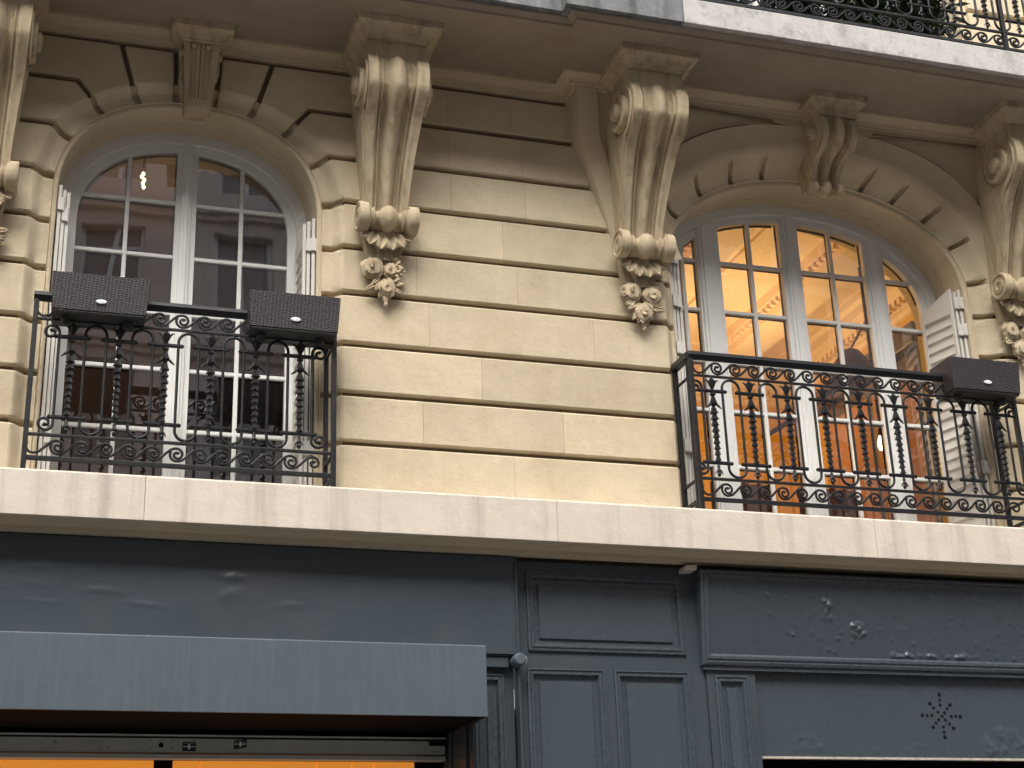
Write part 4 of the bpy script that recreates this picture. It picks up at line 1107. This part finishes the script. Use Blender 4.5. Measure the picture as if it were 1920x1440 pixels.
for x, z in ((.775, 3.035), (.775, 2.99), (.91, 3.035), (.91, 2.99), (.50, 2.985), (.545, 2.99), (1.10, 3.03), (2.30, 3.0), (2.52, 2.985)): m = MB(); m.lathe([(.004, .001), (.004, -.003)], (x, .44, z), 8, 'y'); m.build('rivet_hole', M['dark'], RS)
m = MB(); m.box(2.47, 2.57, .425, .4395, 3.02, 3.045); m.build('end_clip', M['dark'], RS)
# orange shop interior under the shutter; panels glow themselves in place of shop lamps
LS = thing('shop_interior', 'orange wall panels with the shop light put in as their own glow, just visible beneath the roller shutter', 'shop interior', (1, .8, .14))
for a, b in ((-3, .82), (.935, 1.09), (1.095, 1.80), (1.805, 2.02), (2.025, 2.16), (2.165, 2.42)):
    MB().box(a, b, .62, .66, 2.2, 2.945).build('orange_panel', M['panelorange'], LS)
m = MB(); m.box(-3, 3.2, .67, .70, .14, 3.3); m.build('back_board', M['dark'], LS)

# right shop front
RF = bpart('shop_front', 'slate grey shop front with blistered fascia and a star of drilled holes', (5.5, 0, .14))
m = MB()
def tl(x, z, o=0):                               # tilted fascia plane
    return (x, lerp(-.065, -.135, (z-3.47)/.60)-o, z)
def quadface(mb, pts): mb.add(pts, [tuple(range(len(pts)))])
XF0, XF1, ZF0, ZF1 = 4.135, 9.0, 3.468, 4.072
rows = []
FP = [(0, -.05), (0, .0), (.004, .006), (.016, .010), (.022, .004), (.028, .004), (.034, .012), (.046, .010), (.052, -.004), (.060, -.008)]
for sx, sz in ((0, 0), (1, 0), (1, 1), (0, 1), (0, 0)):
    rows.append([tl(XF0+i if sx == 0 else XF1-i, ZF0+i*1.2 if sz == 0 else ZF1-i, o) for i, o in FP])
m.grid(rows); m.build('fascia_moulding', M['slate_gloss'], RF, smooth=True, angle=25)
m = MB(); NX, NZ = 120, 22; rows = []
rb = random.Random(3); bl = [(rb.uniform(4.3, 6.9), rb.uniform(3.56, 4.0), rb.uniform(.006, .014), rb.uniform(.003, .009)) for _ in range(110)]
bl += [(5.04+rb.uniform(-.03, .03), 3.87+rb.uniform(-.09, .07), rb.uniform(.008, .018), .009) for _ in range(16)] + [(5.27+rb.uniform(-.05, .05), 3.72+rb.uniform(-.06, .05), rb.uniform(.007, .016), .009) for _ in range(24)] + [(rb.uniform(5.5, 6.2), 3.565+rb.uniform(-.01, .012), .012, .009) for _ in range(34)]
def blist(x, z, L_):
    h = 0
    for bx, bz, r_, a_ in L_:
        d2 = ((x-bx)**2+(z-bz)**2)/(r_*r_)
        if d2 < 6: h += a_*math.exp(-d2)*(1-.5*math.sin(d2*3))
    return h
NX, NZ = 520, 90
for i in range(NX+1):
    x = lerp(XF0+.058, 7.6, i/NX); rows.append([tl(x, lerp(ZF0+.07, ZF1-.058, j/NZ), -.012+blist(x, lerp(ZF0+.07, ZF1-.058, j/NZ), bl)) for j in range(NZ+1)])
m.grid(rows); m.build('fascia_panel', M['slate_blister'], RF, smooth=True, angle=70)
m = MB(); m.box(7.2, 12, -.052, .045, 2.92, 4.10); m.build('fascia_end', M['slate'], RF)
m = MB(); m.box(XF0+.01, 9, -.055, .02, 3.44, 3.467); m.box(XF0+.004, 9, -.10, .03, 4.03, 4.056); m.xprism([(-.06, 3.47), (-.128, 4.05), (.0, 4.05), (.0, 3.47)], XF0+.001, XF0+.02); m.build('fascia_carcass', M['slate'], RF)
m = MB(); m.prism([(4.03, 4.062), (4.115, 4.066), (4.12, 4.10), (4.04, 4.095)], -.135, -.02); m.build('stone_chip', M['ledge'], RF, bevel=.006)
# pilaster under the fascia
def framed2(name, x0, x1, z0, z1, y, panels, parent):
    global SF
    keep = SF; SF = parent; framed(name, x0, x1, z0, z1, y, panels, M['slate']); SF = keep
framed2('pilaster', 4.168, 4.505, .14, 3.452, -.035, [(4.232, 4.437, 1.3, 3.395)], RF)
m = MB(); rows = []
b2 = [(rb.uniform(4.75, 4.95), rb.uniform(2.95, 3.05), rb.uniform(.006, .014), .006) for _ in range(22)] + [(rb.uniform(6.15, 6.5), rb.uniform(2.94, 3.1), rb.uniform(.007, .018), .008) for _ in range(40)] + [(rb.uniform(5.2, 5.7), rb.uniform(2.93, 3.0), .010, .006) for _ in range(12)]
for i in range(261):
    x = lerp(4.50, 7.2, i/260); rows.append([(x, .0-blist(x, lerp(2.912, 3.46, j/44), b2), lerp(2.912, 3.46, j/44)) for j in range(45)])
m.grid(rows); m.build('pierced_board', M['slate_blister'], RF, smooth=True, angle=70)
m = MB()
for x, z, big in [(5.864, 3.326, 1), (5.862, 3.290, 0), (5.861, 3.256, 0), (5.784, 3.264, 1), (5.809, 3.237, 0), (5.837, 3.209, 0), (5.936, 3.257, 1), (5.911, 3.234, 0), (5.887, 3.206, 0), (5.865, 3.183, 0), (5.717, 3.187, 1), (5.753, 3.186, 0), (5.787, 3.186, 0), (5.935, 3.183, 0), (5.969, 3.183, 0), (6.003, 3.182, 1), (5.836, 3.159, 0), (5.812, 3.137, 0), (5.786, 3.11, 1), (5.886, 3.158, 0), (5.913, 3.133, 0), (5.94, 3.105, 1), (5.864, 3.112, 0), (5.864, 3.078, 0), (5.866, 3.046, 1)]:
    m.lathe([(.0120 if big else .0095, .004), (.0120 if big else .0095, -.0025)], (x, 0, z), 14, 'y')
m.build('star_of_holes', M['dark'], RF)
m = MB(); m.box(4.505, 9, -.006, .03, 2.897, 2.911); m.build('board_lip', mat('worn_cream_edge', (.55, .50, .42), .7, var=.4, vscale=20), RF)
m = MB(); m.box(4.719, 4.7215, -.0025, .001, 2.915, 3.44); m.build('board_seam', M['awning'], RF)
m = MB(); m.box(4.5, 9, .35, .4, .14, 3.3); m.box(4.505, 9, .04, .35, 2.93, 2.96); m.build('dark_opening', M['dark'], RF)

# ------------------------------------------------------------------ storey above the balcony
up = MB(); back2 = MB()
for i in range(6):
    a, b = 7.85+.36*i, 7.85+.36*(i+1)
    for x0_, x1_ in ((-3, 3.9), (7.0, 12)):
        block(up, back2, [(x0_, a), (x1_, a), (x1_, b), (x0_, b)], ['n' if i == 0 else 'g', 'n', 'g', 'n'])
up.build('upper_wall', M['stone'], B); back2.build('upper_wall_joint', M['stone_groove'], B)
MB().box(3.9, 7.0, .0, .3, 9.75, 10.0).build('upper_lintel', M['stone'], B)
for xq in (3.90, 6.92):
    MB().box(xq, xq+.08, .02, .5, 7.85, 9.75).build('upper_reveal', M['stone'], B, bevel=.004)
uw = bpy.data.objects.new('french_window', None); COL.objects.link(uw); uw.parent = B; uw.location = Vector((5.25, .4, 7.86))-wloc(B); uw['label'] = 'upper window above the balcony slab, behind potted plants'
for xa_, xb_ in ((3.98, 4.05), (4.62, 4.76), (5.28, 5.36), (5.88, 6.02), (6.80, 6.92)):
    MB().box(xa_, xb_, .40, .46, 7.86, 9.75).build('mullion', M['white'], uw, bevel=.004)
for zz in (8.5, 9.1): MB().box(4.04, 6.82, .41, .45, zz-.015, zz+.015).build('glazing_bar', M['white'], uw)
MB().box(4.0, 6.9, .43, .436, 7.9, 9.7).build('pane', M['glass2'], uw)
MB().box(3.8, 7.2, .9, .95, 7.85, 9.9).build('window_dark_backing', M['dark'], uw)
def pot_plant(x, y, h, sp, label, seed):
    p = thing('potted_plant', label, 'plant', (x, y, 7.855), 'potted plants on the upper balcony'); rn = random.Random(seed)
    m = MB(); m.lathe([(.10, 7.856), (.14, 8.10), (.15, 8.12), (.13, 8.12), (.11, 8.08)], (x, y, 0), 18); m.build('pot', mat('grey_pot', (.10, .11, .11), .6), p, smooth=True)
    m = MB()
    for k in range(7): m.tube([(x, y, 8.05), (x+rn.uniform(-.1, .1), y+rn.uniform(-.08, .08), 8.05+h*.5), (x+rn.uniform(-sp, sp), y+rn.uniform(-.12, .12), 8.05+h)], [.008, .006, .003], 5)
    m.build('stem', M['wood'], p)
    m = MB()
    for k in range(1700):
        c = Vector((x+rn.gauss(0, sp*.5), y+rn.gauss(0, .09), 7.98+rn.random()*h)); a = rn.uniform(0, 6.28); t = rn.uniform(-.8, .8); l = rn.uniform(.04, .075)
        d_ = Vector((math.cos(a)*math.cos(t), math.sin(a)*math.cos(t), math.sin(t))); s_ = d_.cross(Vector((rn.random()-.5, rn.random()-.5, 1))).normalized()*l*.3
        m.add([c-d_*l, c-s_, c+d_*l, c+s_], [(0, 1, 2, 3)])
    m.build('leaves', M['leaf'], p)
pot_plant(4.45, -.45, 1.0, .30, 'bushy dark potted plant furthest left on the upper balcony', 1)
pot_plant(5.15, -.45, 1.1, .32, 'bushy dark potted plant second from left on the upper balcony', 2)
pot_plant(5.70, -.42, 1.0, .28, 'bushy dark potted plant second from right on the upper balcony', 3)
pot_plant(6.20, -.42, 1.0, .26, 'bushy dark potted plant furthest right on the upper balcony', 4)

# ------------------------------------------------------------------ building across the street (seen reflected)
OB = thing('opposite_building', 'pale stone apartment building across the street, seen reflected in the panes', 'building', (0, -20, .14))
opp = mat('opposite_stone', (.64, .55, .50), .85, var=.1, island=.05); zinc = mat('zinc_roof', (.22, .23, .26), .5, var=.1)
m = MB()
YO = -19.0; fl_z = [.14, 4.2, 7.4, 10.6, 13.8, 16.8, 19.6]
m.box(-30, 34, YO-8, YO-.3, .14, 19.6); m.build('wall', opp, OB)
m = MB()
wx = [-28+2.6*i for i in range(24)]
for f_ in range(1, 6):
    zb, zt = fl_z[f_], fl_z[f_+1]
    m.box(-30, 34, YO-.3, YO, zb, zb+.5); m.box(-30, 34, YO-.3, YO, zt-.5, zt)
    prev = -30
    for x in wx: m.box(prev, x, YO-.3, YO, zb+.5, zt-.5); prev = x+1.2
    m.box(prev, 34, YO-.3, YO, zb+.5, zt-.5)
m.box(-30, 34, YO-.3, YO, .14, 4.2); m.build('facade_piers', opp, OB)
m = MB()
for z in (4.1, 7.3, 10.5, 13.7, 16.7, 19.5): m.box(-30, 34, YO, YO+.28, z, z+.16); m.box(-30, 34, YO, YO+.16, z-.14, z)
m.build('cornice', opp, OB)
m = MB(); m.xprism([(YO-.1, 19.67), (YO-1.4, 22.0), (YO-5, 22.5), (YO-8, 19.67)], -30, 34); m.build('roof', zinc, OB)
pf, pg = None, None
for f_ in range(1, 6):
    for x in wx:
        zb, zt = fl_z[f_]+.5, fl_z[f_+1]-.5
        if pf is None:
            pf = MB(); 
            for a, b in ((0, .08), (.56, .64), (1.12, 1.2)): pf.box(x+a, x+b, YO-.26, YO-.2, zb, zt)
            for z in (zb, (zb+zt)/2+.4, zt-.08): pf.box(x+.08, x+1.12, YO-.25, YO-.21, z, z+.07)
            pf = pf.build('window', M['white'], OB); pg = MB().box(x, x+1.2, YO-.29, YO-.285, zb, zt).build('window_pane', mat('curtained_pane', (.30, .26, .24), .4), OB); base = (x, zb, pf.location.copy(), pg.location.copy())
        else:
            for src, bl_ in ((pf, base[2]), (pg, base[3])):
                c = src.copy(); COL.objects.link(c); c.parent = OB; c.location = bl_+Vector((x-base[0], 0, zb-base[1]))
